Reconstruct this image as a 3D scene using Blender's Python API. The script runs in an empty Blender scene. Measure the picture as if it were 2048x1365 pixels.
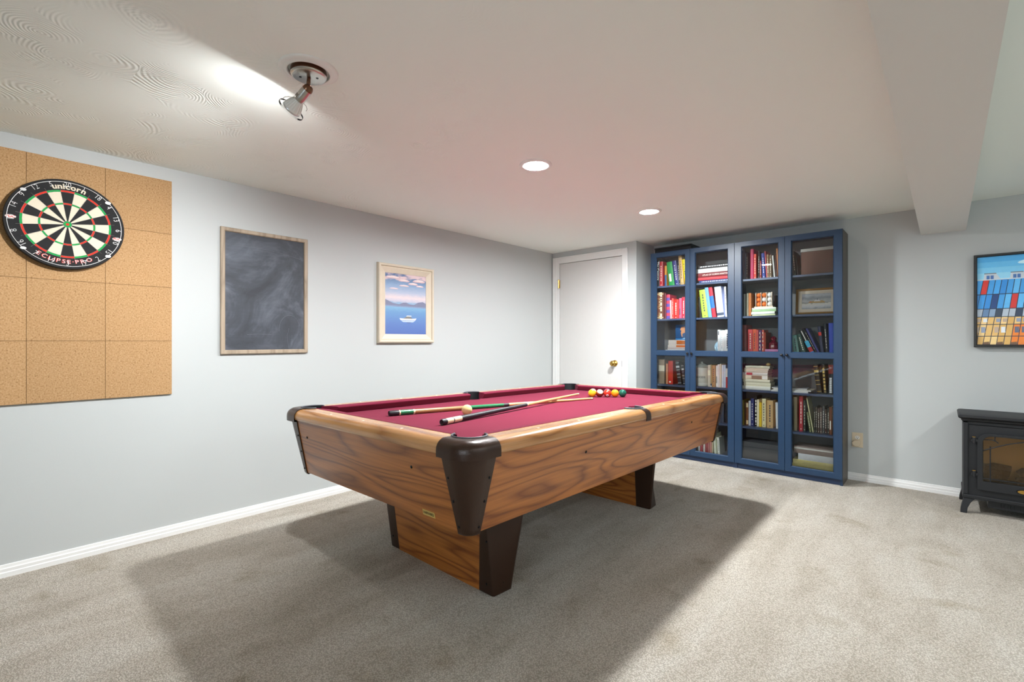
import bpy, bmesh, math, random
from mathutils import Vector, Matrix

# ------------------------------------------------------------------ camera, world, exposure
SC = bpy.context.scene
COL = SC.collection
R = math.radians
PI = math.pi

cam_d = bpy.data.cameras.new('camera')
cam_d.sensor_fit = 'HORIZONTAL'
cam_d.sensor_width = 36.0
cam_d.lens = 951.0 / 2048.0 * 36.0
cam_d.clip_start = 0.02
cam = bpy.data.objects.new('camera', cam_d)
COL.objects.link(cam)
cam.location = (3.3523, 0.0, 1.1379)
cam.rotation_euler = (R(90), 0, 0.73872)
SC.camera = cam

world = bpy.data.worlds.new('sky')
SC.world = world
world.use_nodes = True
bg = world.node_tree.nodes['Background']
bg.inputs['Color'].default_value = (0.80, 0.90, 1.0, 1)
bg.inputs['Strength'].default_value = 6.0

SC.view_settings.view_transform = 'Standard'
SC.view_settings.look = 'None'
SC.view_settings.exposure = 0.44
SC.view_settings.gamma = 1.0
SC.view_settings.use_curve_mapping = False
SC.cycles.use_denoising = True
SC.cycles.max_bounces = 12
SC.cycles.diffuse_bounces = 8
SC.cycles.transparent_max_bounces = 16
SC.cycles.caustics_reflective = False
SC.cycles.caustics_refractive = False
SC.cycles.sample_clamp_indirect = 6.0

# radiance of the lamp lenses (their meshes are built with the lamps)
CAN_POWER = 1300.0
FAR_CAN_POWER = 290.0
SPOT_POWER = 340.0
SPOT_BEAM = 95.0

# sky portal in the rear window, which is added unseen as fill light
pl = bpy.data.lights.new('fill_window_portal', 'AREA')
pl.shape = 'RECTANGLE'; pl.size = 2.4; pl.size_y = 1.1
pl.cycles.is_portal = True
plo = bpy.data.objects.new('fill_window_portal', pl)
COL.objects.link(plo)
plo.location = (3.9, -2.38, 1.35)
plo.rotation_euler = (R(90), 0, 0)

# ------------------------------------------------------------------ helpers
def hexc(h):
    h = h.lstrip('#')
    return tuple(int(h[i:i+2], 16) / 255 for i in (0, 2, 4))
def lin(c):
    if isinstance(c, str): c = hexc(c)
    return tuple((v / 12.92 if v <= 0.04045 else ((v + 0.055) / 1.055) ** 2.4) for v in c[:3])

def tag(o, label=None, cat=None, group=None, kind=None):
    if label: o['label'] = label
    if cat: o['category'] = cat
    if group: o['group'] = group
    if kind: o['kind'] = kind
    return o
def empty(name, loc=(0, 0, 0), rot=(0, 0, 0)):
    o = bpy.data.objects.new(name, None)
    o.empty_display_size = 0.05
    COL.objects.link(o)
    o.location = loc; o.rotation_euler = rot
    return o
def link(name, me, mat=None, parent=None, smooth=False):
    o = bpy.data.objects.new(name, me)
    COL.objects.link(o)
    if mat is not None and len(me.materials) == 0: me.materials.append(mat)
    if parent is not None: o.parent = parent
    if smooth:
        for p in me.polygons: p.use_smooth = True
    return o

class MB:
    """collects vertices and faces, in metres"""
    def __init__(self): self.v = []; self.f = []; self.c = []; self.cur = None
    def face(self, pts, col=None):
        i = len(self.v); self.v += [tuple(p) for p in pts]
        self.f.append(tuple(range(i, i + len(pts)))); self.c.append(col if col is not None else self.cur)
    def add(self, vs, fs, col=None):
        i = len(self.v); self.v += [tuple(p) for p in vs]
        for f in fs: self.f.append(tuple(a + i for a in f)); self.c.append(col if col is not None else self.cur)
        return self
    def box(self, x0, x1, y0, y1, z0, z1, col=None):
        vs = [(x0,y0,z0),(x1,y0,z0),(x1,y1,z0),(x0,y1,z0),(x0,y0,z1),(x1,y0,z1),(x1,y1,z1),(x0,y1,z1)]
        return self.add(vs, [(0,3,2,1),(4,5,6,7),(0,1,5,4),(1,2,6,5),(2,3,7,6),(3,0,4,7)], col)
    def hexa(self, vs, col=None):   # 4 bottom ccw, 4 top ccw
        return self.add(vs, [(0,3,2,1),(4,5,6,7),(0,1,5,4),(1,2,6,5),(2,3,7,6),(3,0,4,7)], col)
    def prism(self, poly, fn, d0, d1, col=None):   # poly 2d ccw, fn(u,v,d)->xyz
        n = len(poly)
        vs = [fn(u, v, d0) for u, v in poly] + [fn(u, v, d1) for u, v in poly]
        fs = [tuple(range(n))[::-1], tuple(range(n, 2*n))] + [(i, (i+1) % n, n + (i+1) % n, n + i) for i in range(n)]
        return self.add(vs, fs, col)
    def lathe(self, prof, n=24, o=(0,0,0), M=None, col=None, cap0=False, cap1=False):   # prof [(r,z)]
        vs = []; fs = []
        for r, z in prof:
            for k in range(n):
                a = 2*PI*k/n
                p = Vector((r*math.cos(a), r*math.sin(a), z))
                if M is not None: p = M @ p
                vs.append((p[0]+o[0], p[1]+o[1], p[2]+o[2]))
        m = len(prof)
        for j in range(m-1):
            for k in range(n):
                fs.append((j*n+k, j*n+(k+1) % n, (j+1)*n+(k+1) % n, (j+1)*n+k))
        if cap0: fs.append(tuple(range(n))[::-1])
        if cap1: fs.append(tuple(range((m-1)*n, m*n)))
        return self.add(vs, fs, col)
    def tube(self, path, r, n=8, col=None, closed=False):
        path = [Vector(p) for p in path]; m = len(path)
        rs = r if isinstance(r, (list, tuple)) else [r]*m
        vs = []; fs = []; up = None
        for i, p in enumerate(path):
            if closed: t = path[(i+1) % m] - path[i-1]
            else: t = path[min(i+1, m-1)] - path[max(i-1, 0)]
            t.normalize()
            if up is None:
                up = Vector((0,0,1)) if abs(t.z) < 0.9 else Vector((1,0,0))
            a = t.cross(up).normalized(); b = a.cross(t).normalized(); up = b
            for k in range(n):
                q = p + rs[i]*(math.cos(2*PI*k/n)*a + math.sin(2*PI*k/n)*b)
                vs.append(tuple(q))
        seg = m if closed else m-1
        for i in range(seg):
            j = (i+1) % m
            for k in range(n):
                fs.append((i*n+k, i*n+(k+1) % n, j*n+(k+1) % n, j*n+k))
        if not closed:
            fs.append(tuple(range(n))[::-1]); fs.append(tuple(range((m-1)*n, m*n)))
        return self.add(vs, fs, col)
    def mesh(self, name, bevel=0.0, seg=2, weld=True):
        me = bpy.data.meshes.new(name)
        me.from_pydata(self.v, [], self.f)
        if any(c is not None for c in self.c):
            at = me.color_attributes.new('Col', 'FLOAT_COLOR', 'CORNER')
            li = 0
            for p, c in zip(me.polygons, self.c):
                cc = lin(c if c is not None else (0.8, 0.8, 0.8)) + (1.0,)
                for _ in range(p.loop_total):
                    at.data[li].color = cc; li += 1
        bm = bmesh.new(); bm.from_mesh(me)
        if weld: bmesh.ops.remove_doubles(bm, verts=bm.verts, dist=1e-6)
        if bevel > 0:
            es = [e for e in bm.edges if len(e.link_faces) == 2 and e.calc_face_angle(0) > R(25)]
            bmesh.ops.bevel(bm, geom=es, offset=bevel, segments=seg, profile=0.5, affect='EDGES', clamp_overlap=True)
        bmesh.ops.recalc_face_normals(bm, faces=bm.faces) if weld else None
        bm.to_mesh(me); bm.free(); me.update()
        return me
    def build(self, name, mat, parent=None, bevel=0.0, seg=2, smooth=False, weld=True, auto=None):
        o = link(name, self.mesh(name, bevel, seg, weld), mat, parent, smooth)
        if auto is not None: autosmooth(o, auto)
        return o

def autosmooth(o, deg=35):
    me = o.data
    for p in me.polygons: p.use_smooth = True
    bm = bmesh.new(); bm.from_mesh(me)
    for e in bm.edges:
        if len(e.link_faces) == 2 and e.calc_face_angle(0) > R(deg): e.smooth = False
    bm.to_mesh(me); bm.free()

def boolean_cut(o, cutters):
    for c in cutters:
        m = o.modifiers.new('cut', 'BOOLEAN'); m.operation = 'DIFFERENCE'; m.solver = 'EXACT'; m.object = c
    bpy.context.view_layer.update()
    dg = bpy.context.evaluated_depsgraph_get()
    me = bpy.data.meshes.new_from_object(o.evaluated_get(dg))
    o.modifiers.clear(); old = o.data; o.data = me; bpy.data.meshes.remove(old)

def text_geo(s, size, offset=0.0, align='CENTER'):
    """triangulated flat text: vertices (x, y), faces"""
    cu = bpy.data.curves.new('lettering', 'FONT')
    cu.body = s; cu.size = size; cu.align_x = align; cu.align_y = 'CENTER'; cu.offset = offset; cu.resolution_u = 3
    ob = bpy.data.objects.new('lettering', cu)
    COL.objects.link(ob); bpy.context.view_layer.update()
    me = bpy.data.meshes.new_from_object(ob.evaluated_get(bpy.context.evaluated_depsgraph_get()))
    vs = [(v.co.x, v.co.y) for v in me.vertices]; fs = [tuple(p.vertices) for p in me.polygons]
    bpy.data.objects.remove(ob); bpy.data.curves.remove(cu); bpy.data.meshes.remove(me)
    return vs, fs

# ------------------------------------------------------------------ materials
def newmat(name):
    m = bpy.data.materials.new(name); m.use_nodes = True
    nt = m.node_tree; b = nt.nodes['Principled BSDF']
    return m, nt, b
def nd(nt, t, **kw):
    n = nt.nodes.new(t)
    for k, v in kw.items(): setattr(n, k, v)
    return n
def mth(nt, op, a, b=None, c=None):
    n = nd(nt, 'ShaderNodeMath', operation=op)
    for i, x in enumerate((a, b, c)):
        if x is None: continue
        if isinstance(x, (int, float)): n.inputs[i].default_value = x
        else: nt.links.new(x, n.inputs[i])
    return n.outputs[0]
def ramp(nt, fac, stops):
    n = nd(nt, 'ShaderNodeValToRGB')
    el = n.color_ramp.elements
    while len(el) > 1: el.remove(el[-1])
    el[0].position = stops[0][0]; el[0].color = lin(stops[0][1]) + (1,)
    for p, c in stops[1:]:
        e = el.new(p); e.color = lin(c) + (1,)
    nt.links.new(fac, n.inputs[0])
    return n.outputs[0]
def coords(nt, kind='Object', scale=(1,1,1), loc=(0,0,0), rot=(0,0,0)):
    tc = nd(nt, 'ShaderNodeTexCoord'); mp = nd(nt, 'ShaderNodeMapping')
    nt.links.new(tc.outputs[kind], mp.inputs['Vector'])
    mp.inputs['Scale'].default_value = scale; mp.inputs['Location'].default_value = loc; mp.inputs['Rotation'].default_value = rot
    return mp.outputs[0]
def noise(nt, vec, scale, detail=2.0, rough=0.5, dist=0.0):
    n = nd(nt, 'ShaderNodeTexNoise')
    n.inputs['Scale'].default_value = scale; n.inputs['Detail'].default_value = detail
    n.inputs['Roughness'].default_value = rough; n.inputs['Distortion'].default_value = dist
    nt.links.new(vec, n.inputs['Vector'])
    return n.outputs[0]
def mix(nt, fac, a, b, typ='MIX'):
    n = nd(nt, 'ShaderNodeMix', data_type='RGBA', blend_type=typ)
    for s, x in ((n.inputs[0], fac), (n.inputs[6], a), (n.inputs[7], b)):
        if isinstance(x, (int, float)): s.default_value = x
        elif isinstance(x, tuple): s.default_value = x if len(x) == 4 else x + (1,)
        elif isinstance(x, str): s.default_value = lin(x) + (1,)
        else: nt.links.new(x, s)
    return n.outputs[2]
def bump(nt, b, h, strength=0.3, dist=0.002):
    n = nd(nt, 'ShaderNodeBump')
    n.inputs['Strength'].default_value = strength; n.inputs['Distance'].default_value = dist
    nt.links.new(h, n.inputs['Height']); nt.links.new(n.outputs[0], b.inputs['Normal'])
def pmat(name, col, rough=0.5, metal=0.0, var=0.06, scale=20.0, bmp=0.0, bscale=200.0, bdist=0.001, spec=0.5, coat=0.0):
    """a plain painted, plastic or metal surface with slight procedural unevenness"""
    m, nt, b = newmat(name)
    v = coords(nt)
    n = noise(nt, v, scale, 3.0)
    c = lin(col)
    lo = tuple(x*(1-var) for x in c); hi = tuple(min(1, x*(1+var)) for x in c)
    nt.links.new(mix(nt, n, lo, hi), b.inputs['Base Color'])
    b.inputs['Roughness'].default_value = rough; b.inputs['Metallic'].default_value = metal
    b.inputs['Specular IOR Level'].default_value = spec
    if coat: b.inputs['Coat Weight'].default_value = coat; b.inputs['Coat Roughness'].default_value = 0.15
    if bmp > 0: bump(nt, b, noise(nt, v, bscale, 2.0), bmp, bdist)
    return m
def attrmat(name, rough=0.55, var=0.08, scale=60.0, bmp=0.0, spec=0.4, gain=1.0):
    """printed colours carried by the mesh"""
    m, nt, b = newmat(name)
    at = nd(nt, 'ShaderNodeAttribute'); at.attribute_name = 'Col'
    n = noise(nt, coords(nt), scale, 2.0)
    f = mth(nt, 'MULTIPLY_ADD', n, 2*var*gain, (1-var)*gain)
    cb = nd(nt, 'ShaderNodeVectorMath', operation='SCALE')
    nt.links.new(at.outputs['Color'], cb.inputs[0]); nt.links.new(f, cb.inputs['Scale'])
    nt.links.new(cb.outputs[0], b.inputs['Base Color'])
    b.inputs['Roughness'].default_value = rough; b.inputs['Specular IOR Level'].default_value = spec
    if bmp: bump(nt, b, n, bmp, 0.0005)
    return m
def emat(name, col, strength):
    m = bpy.data.materials.new(name); m.use_nodes = True
    nt = m.node_tree; nt.nodes.clear()
    e = nd(nt, 'ShaderNodeEmission'); o = nd(nt, 'ShaderNodeOutputMaterial')
    e.inputs[0].default_value = col + (1,); e.inputs[1].default_value = strength
    nt.links.new(e.outputs[0], o.inputs[0])
    return m
def glassmat(name, tint=(1,1,1), ior=1.5, rough=0.0, gain=1.0):
    m = bpy.data.materials.new(name); m.use_nodes = True
    nt = m.node_tree; nt.nodes.clear()
    fr = nd(nt, 'ShaderNodeFresnel'); fr.inputs[0].default_value = ior
    tr = nd(nt, 'ShaderNodeBsdfTransparent'); tr.inputs[0].default_value = tint + (1,)
    gl = nd(nt, 'ShaderNodeBsdfGlossy'); gl.inputs['Roughness'].default_value = rough
    mx = nd(nt, 'ShaderNodeMixShader'); o = nd(nt, 'ShaderNodeOutputMaterial')
    nt.links.new(mth(nt, 'MULTIPLY', fr.outputs[0], gain), mx.inputs[0])
    nt.links.new(tr.outputs[0], mx.inputs[1]); nt.links.new(gl.outputs[0], mx.inputs[2]); nt.links.new(mx.outputs[0], o.inputs[0])
    return m

def wallmat(name, col):
    m, nt, b = newmat(name)
    v = coords(nt)
    n = noise(nt, v, 1.3, 2.0)
    c = lin(col)
    nt.links.new(mix(nt, n, tuple(x*0.985 for x in c), tuple(x*1.015 for x in c)), b.inputs['Base Color'])
    b.inputs['Roughness'].default_value = 0.55; b.inputs['Specular IOR Level'].default_value = 0.3
    bump(nt, b, noise(nt, v, 170, 3.0), 0.12, 0.0012)
    return m
def ceilmat(name, col):
    # hand-brushed swirl plaster: rings around scattered centres, broken up by noise
    m, nt, b = newmat(name)
    v = coords(nt)
    c = lin(col)
    b.inputs['Base Color'].default_value = c + (1,)
    b.inputs['Roughness'].default_value = 0.85; b.inputs['Specular IOR Level'].default_value = 0.15
    hs = []
    wob = nd(nt, 'ShaderNodeTexNoise'); wob.inputs['Scale'].default_value = 5.0; wob.inputs['Detail'].default_value = 2.0
    nt.links.new(v, wob.inputs['Vector'])
    sub = nd(nt, 'ShaderNodeVectorMath', operation='MULTIPLY_ADD')
    nt.links.new(wob.outputs['Color'], sub.inputs[0]); sub.inputs[1].default_value = (0.07, 0.07, 0.0)
    nt.links.new(v, sub.inputs[2])
    for sc, fr, off in ((3.1, 105.0, 0.0), (4.3, 120.0, 3.7)):
        add = nd(nt, 'ShaderNodeVectorMath', operation='ADD')
        nt.links.new(sub.outputs[0], add.inputs[0]); add.inputs[1].default_value = (off, off*0.7, 0)
        vo = nd(nt, 'ShaderNodeTexVoronoi', feature='F1', voronoi_dimensions='2D'); vo.inputs['Scale'].default_value = sc
        vo.inputs['Randomness'].default_value = 1.0
        nt.links.new(add.outputs[0], vo.inputs['Vector'])
        ring = mth(nt, 'SINE', mth(nt, 'MULTIPLY', vo.outputs['Distance'], fr))
        n2 = noise(nt, add.outputs[0], 4.2, 2.0)
        msk = mth(nt, 'SMOOTH_MAX', mth(nt, 'MULTIPLY', mth(nt, 'SUBTRACT', n2, 0.53), 9.0), 0.0, 0.1)
        hs.append(mth(nt, 'MULTIPLY', ring, mth(nt, 'MINIMUM', msk, 1.0)))
    fine = noise(nt, coords(nt, scale=(10, 2.4, 9), rot=(0, 0, 0.25)), 3.0, 4.0, 0.6, 0.8)
    brk = noise(nt, v, 28.0, 3.0, 0.6)
    h = mth(nt, 'ADD', mth(nt, 'MULTIPLY', mth(nt, 'ADD', hs[0], hs[1]), mth(nt, 'MULTIPLY', brk, 1.7)), mth(nt, 'MULTIPLY', fine, 0.8))
    # the swirl relief is strongest near the left wall and fades across the room
    sep = nd(nt, 'ShaderNodeSeparateXYZ'); nt.links.new(v, sep.inputs[0])
    fade = nd(nt, 'ShaderNodeMapRange'); fade.interpolation_type = 'SMOOTHSTEP'
    fade.inputs['From Min'].default_value = 1.0; fade.inputs['From Max'].default_value = 2.3
    fade.inputs['To Min'].default_value = 1.0; fade.inputs['To Max'].default_value = 0.12
    nt.links.new(sep.outputs['X'], fade.inputs['Value'])
    fade2 = nd(nt, 'ShaderNodeMapRange'); fade2.interpolation_type = 'SMOOTHSTEP'
    fade2.inputs['From Min'].default_value = 1.2; fade2.inputs['From Max'].default_value = 2.6
    fade2.inputs['To Min'].default_value = 1.0; fade2.inputs['To Max'].default_value = 0.15
    nt.links.new(sep.outputs['Y'], fade2.inputs['Value'])
    bump(nt, b, mth(nt, 'MULTIPLY', h, mth(nt, 'MULTIPLY', fade.outputs[0], fade2.outputs[0])), 0.6, 0.0016)
    return m
def carpetmat(name):
    m, nt, b = newmat(name)
    v = coords(nt)
    fine = noise(nt, v, 260, 3.0, 0.7)
    tuft = nd(nt, 'ShaderNodeTexVoronoi', feature='F1'); tuft.inputs['Scale'].default_value = 175.0
    nt.links.new(v, tuft.inputs['Vector'])
    nap = noise(nt, coords(nt, scale=(1.7, 0.8, 1), rot=(0, 0, 0.6)), 1.9, 4.0, 0.55, 0.7)
    nap2 = noise(nt, coords(nt, scale=(3.4, 0.7, 1), rot=(0, 0, -0.35), loc=(3, 1, 0)), 2.4, 2.0, 0.5, 0.3)
    napr = ramp(nt, mth(nt, 'ADD', mth(nt, 'MULTIPLY', nap, 0.6), mth(nt, 'MULTIPLY', nap2, 0.4)), [(0.38, '#d8cfc1'), (0.50, '#e9e1d5'), (0.62, '#f2ece2')])
    pile = mth(nt, 'ADD', mth(nt, 'MULTIPLY', fine, 0.75), mth(nt, 'MULTIPLY', tuft.outputs['Distance'], -0.5))
    dk = ramp(nt, pile, [(0.02, '#9d968b'), (0.40, '#ffffff')])
    spots = noise(nt, coords(nt, loc=(1.3, 4.1, 0)), 3.3, 3.0, 0.6, 0.4)
    stain = ramp(nt, spots, [(0.60, '#ffffff'), (0.74, '#c9bfa8')])
    nt.links.new(mix(nt, 0.6, mix(nt, 0.75, napr, dk, 'MULTIPLY'), stain, 'MULTIPLY'), b.inputs['Base Color'])
    b.inputs['Roughness'].default_value = 1.0; b.inputs['Specular IOR Level'].default_value = 0.05
    b.inputs['Sheen Weight'].default_value = 0.15
    bump(nt, b, pile, 1.0, 0.008)
    return m
def woodmat(name, axis, light, dark, sc=1.0, seed=0.0, rough=0.32, rings=21.0, coat=0.25):
    m, nt, b = newmat(name)
    s = [7.0*sc, 7.0*sc, 7.0*sc]; s['xyz'.index(axis)] = 0.95*sc
    v = coords(nt, scale=tuple(s), loc=(seed, seed*1.7, seed*0.6))
    n = noise(nt, v, 1.0, 1.2, 0.35, 0.25)
    rg = mth(nt, 'PINGPONG', mth(nt, 'MULTIPLY', n, rings), 1.0)
    s2 = [150.0, 150.0, 150.0]; s2['xyz'.index(axis)] = 5.0
    por = noise(nt, coords(nt, scale=tuple(s2)), 1.0, 3.0, 0.6)
    s3 = [55.0, 55.0, 55.0]; s3['xyz'.index(axis)] = 1.6
    mid = noise(nt, coords(nt, scale=tuple(s3), loc=(seed, 0, 3)), 1.0, 2.0, 0.5)
    k = mth(nt, 'ADD', mth(nt, 'MULTIPLY', mth(nt, 'POWER', rg, 3.0), 0.50), mth(nt, 'ADD', mth(nt, 'MULTIPLY', por, 0.45), mth(nt, 'MULTIPLY', mid, 0.55)))
    c = ramp(nt, k, [(0.30, light), (0.62, tuple(0.55*a+0.45*d for a, d in zip(hexc(light), hexc(dark)))), (1.0, dark)])
    nt.links.new(c, b.inputs['Base Color'])
    b.inputs['Roughness'].default_value = rough
    b.inputs['Coat Weight'].default_value = coat; b.inputs['Coat Roughness'].default_value = 0.25
    bump(nt, b, por, 0.06, 0.0006)
    return m
def corkmat(name):
    m, nt, b = newmat(name)
    v = coords(nt)
    n = noise(nt, v, 150, 3.0, 0.65)
    n2 = noise(nt, v, 9, 2.0)
    vo = nd(nt, 'ShaderNodeTexVoronoi', feature='F1'); vo.inputs['Scale'].default_value = 210.0
    nt.links.new(v, vo.inputs['Vector'])
    c = ramp(nt, n, [(0.30, '#866342'), (0.42, '#ae8a60'), (0.60, '#be9a72'), (0.75, '#ccac86')])
    oi = nd(nt, 'ShaderNodeObjectInfo')
    tint = mth(nt, 'MULTIPLY_ADD', oi.outputs['Random'], 0.10, 0.92)
    c = mix(nt, mth(nt, 'MULTIPLY', n2, 0.25), c, '#b08456')
    g = nd(nt, 'ShaderNodeVectorMath', operation='SCALE'); nt.links.new(c, g.inputs[0]); nt.links.new(tint, g.inputs['Scale'])
    nt.links.new(g.outputs[0], b.inputs['Base Color'])
    b.inputs['Roughness'].default_value = 0.9; b.inputs['Specular IOR Level'].default_value = 0.2
    bump(nt, b, mth(nt, 'ADD', n, vo.outputs['Distance']), 0.35, 0.001)
    return m
def clothmat(name, col):
    m, nt, b = newmat(name)
    v = coords(nt)
    n = noise(nt, v, 320, 3.0, 0.7); n2 = noise(nt, v, 3.0, 3.0)
    c = lin(col)
    a = mix(nt, n, tuple(x*0.72 for x in c), tuple(x*1.25 for x in c))
    nt.links.new(mix(nt, mth(nt, 'MULTIPLY', n2, 0.25), a, tuple(min(1, x*1.25+0.012) for x in c)), b.inputs['Base Color'])
    b.inputs['Roughness'].default_value = 1.0; b.inputs['Specular IOR Level'].default_value = 0.1
    b.inputs['Sheen Weight'].default_value = 0.12; b.inputs['Sheen Roughness'].default_value = 0.5
    b.inputs['Sheen Tint'].default_value = (0.9, 0.5, 0.6, 1)
    bump(nt, b, n, 0.25, 0.0006)
    return m
def chalkmat(name):
    m, nt, b = newmat(name)
    v = coords(nt)
    n = noise(nt, v, 3.2, 5.0, 0.6, 0.9)
    s = noise(nt, coords(nt, scale=(1, 2.5, 14), rot=(0.35, 0, 0)), 3.0, 4.0, 0.6, 0.4)
    k = mth(nt, 'ADD', mth(nt, 'MULTIPLY', n, 0.95), mth(nt, 'MULTIPLY', s, 0.10))
    nt.links.new(ramp(nt, k, [(0.36, '#2c3038'), (0.50, '#3a3f48'), (0.62, '#555b66'), (0.80, '#858b96')]), b.inputs['Base Color'])
    b.inputs['Roughness'].default_value = 0.6
    return m

M = {}
M['wall'] = wallmat('wall_paint', '#bdc1c1')
M['ceil'] = ceilmat('ceiling_plaster', '#eff4ef')
M['soffit'] = wallmat('soffit_paint', '#dddcd8')
M['carpet'] = carpetmat('carpet')
M['trim'] = pmat('white_trim_paint', '#ebebea', 0.35, var=0.02)
M['door'] = pmat('door_paint', '#d6d5d3', 0.45, var=0.02)
M['brass'] = pmat('brass', '#c9a255', 0.22, 1.0, var=0.1)
M['gap'] = pmat('shadow_gap', '#3a3835', 0.9)
M['cork'] = corkmat('cork')
M['print'] = attrmat('printed_paper', 0.5)
M['gloss_print'] = attrmat('glossy_print', 0.3, var=0.05, gain=1.25)
M['book'] = attrmat('book_cover', 0.42, var=0.10, scale=90, gain=1.45)
M['paper'] = pmat('paper_edges', '#ddd3bd', 0.9, var=0.12, scale=300)
M['white_paper'] = pmat('white_paper', '#e6e6e6', 0.8, var=0.05)
M['blue'] = pmat('navy_blue_lacquer', '#1f3854', 0.38, var=0.05, scale=30)
M['blue_in'] = pmat('navy_blue_inside', '#26395a', 0.5, var=0.05, scale=30)
M['shelf'] = pmat('blue_shelf_with_sheen', '#4a5b7c', 0.35, var=0.05, scale=30)  # blue shelf, lightened: the reflection on its edges is put into the colour
M['glass'] = glassmat('clear_glass', (0.97, 0.985, 0.98))
M['black_metal'] = pmat('black_metal', '#17171a', 0.35, 0.4)
M['chalk'] = chalkmat('chalkboard_slate')
M['frame_taupe'] = woodmat('taupe_frame_wood', 'z', '#b3a28d', '#8f7f6c', 3.0, 1.3, 0.55, 6.0, 0.0)
M['frame_cream'] = pmat('cream_frame_paint', '#d3c7b3', 0.5, var=0.05, bmp=0.15, bscale=60)
M['oak_y'] = woodmat('oak_laminate_long', 'y', '#c47a33', '#7a3f12', 1.0, 2.1)
M['oak_x'] = woodmat('oak_laminate_cross', 'x', '#bd7530', '#763d10', 1.0, 5.4)
M['rail_y'] = woodmat('oak_rail_long', 'y', '#cf9a66', '#96622f', 1.6, 9.1, 0.25, 7.0, 0.5)
M['rail_x'] = woodmat('oak_rail_cross', 'x', '#cd9862', '#94602d', 1.6, 7.7, 0.25, 7.0, 0.5)
M['cast'] = pmat('brown_hammered_metal', '#352014', 0.28, 0.15, var=0.45, scale=420, bmp=0.6, bscale=420, bdist=0.0008)
M['rubber'] = pmat('black_rubber', '#1d1e21', 0.5)
M['liner'] = pmat('grey_plastic_liner', '#4a4c52', 0.45)
M['screw'] = pmat('black_screw', '#121214', 0.35, 0.6)
M['cloth'] = clothmat('burgundy_felt', '#6b1a30')
M['pearl'] = pmat('pearl_inlay', '#eee8dc', 0.3)
M['sisal_black'] = pmat('black_sisal', '#1b1b1d', 0.85, var=0.3, scale=260)
M['sisal_cream'] = pmat('cream_sisal', '#ddd2bd', 0.9, var=0.08, scale=260)
M['sisal_red'] = pmat('red_sisal', '#cf3323', 0.9, var=0.1, scale=260)
M['sisal_green'] = pmat('green_sisal', '#1c9a4c', 0.9, var=0.1, scale=260)
M['wire'] = pmat('steel_wire', '#c9c9c9', 0.35, 0.9)
M['white_wire'] = pmat('white_enamel_wire', '#efefef', 0.4)
M['steel'] = pmat('brushed_nickel', '#c4c0ba', 0.28, 1.0, var=0.08)
M['bronze'] = pmat('bronze_rim', '#7a5a46', 0.3, 1.0, var=0.1)
M['white_plastic'] = pmat('white_plastic', '#e8e6e2', 0.4, var=0.02)
M['almond'] = pmat('almond_plastic', '#d9c9ae', 0.4, var=0.03)
M['iron'] = pmat('matte_black_iron', '#202124', 0.55, 0.2, var=0.1, bmp=0.1, bscale=150)
M['lens'] = emat('lit_downlight_lens', (0.95, 0.985, 1.0), CAN_POWER)
M['dim_lens'] = emat('dimmed_downlight_lens', (0.95, 0.985, 1.0), FAR_CAN_POWER)
M['bulb_lens'] = emat('lit_bulb_lens', (0.97, 0.99, 1.0), SPOT_POWER)
# ------------------------------------------------------------------ the room shell
H = 2.147; YB = 4.770; YD = 4.378; XD = 1.056; XR = 5.6; YR = -2.4
def struct(name, mb, mat, parent=None, bevel=0.0):
    o = mb.build(name, mat, parent, bevel)
    if parent is None: o['kind'] = 'structure'
    return o
struct('floor', MB().box(-0.1, XR+0.1, YR-0.1, YB+0.1, -0.1, 0.0), M['carpet'])
struct('ceiling', MB().box(-0.1, XR+0.1, YR-0.1, YB+0.1, H, H+0.1), M['ceil'])
struct('wall_left', MB().box(-0.1, 0, YR-0.1, YB+0.1, 0, H), M['wall'])
struct('wall_back', MB().box(XD, XR+0.1, YB, YB+0.1, 0, H), M['wall'])
struct('wall_alcove', MB().box(0.965, XD, YD, YB+0.1, 0, H), M['wall'])
struct('wall_door', MB().box(0, 0.965, YD+0.006, YB+0.1, 0, H).box(0, 0.965, YD, YD+0.01, 2.088, H), M['wall'])
struct('wall_right', MB().box(XR, XR+0.1, YR-0.1, YB+0.1, 0, H), M['wall'])
wx0, wx1, wz0, wz1 = 2.7, 5.1, 0.8, 1.9
struct('wall_rear', MB().box(-0.1, wx0, YR-0.1, YR, 0, H).box(wx1, XR+0.1, YR-0.1, YR, 0, H)
       .box(wx0, wx1, YR-0.1, YR, 0, wz0).box(wx0, wx1, YR-0.1, YR, wz1, H), M['wall'])
wf = MB()
for a, b_ in ((wx0, wx0+0.05), (wx1-0.05, wx1), ((wx0+wx1)/2-0.025, (wx0+wx1)/2+0.025)): wf.box(a, b_, YR-0.08, YR-0.02, wz0, wz1)
wf.box(wx0, wx1, YR-0.08, YR-0.02, wz0, wz0+0.05).box(wx0, wx1, YR-0.08, YR-0.02, wz1-0.05, wz1)
win = struct('fill_window_1', wf, M['trim'])  # unseen window added behind the camera as soft fill light
MB().box(wx0+0.05, (wx0+wx1)/2-0.025, YR-0.053, YR-0.049, wz0+0.05, wz1-0.05).build('pane', M['glass'], win)
MB().box((wx0+wx1)/2+0.025, wx1-0.05, YR-0.053, YR-0.049, wz0+0.05, wz1-0.05).build('pane', M['glass'], win)

# boxed-in beam under the ceiling, from the back wall to the rear wall
struct('beam', MB().box(3.216, 3.465, YR, YB, 1.944, H), M['soffit'])

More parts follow.
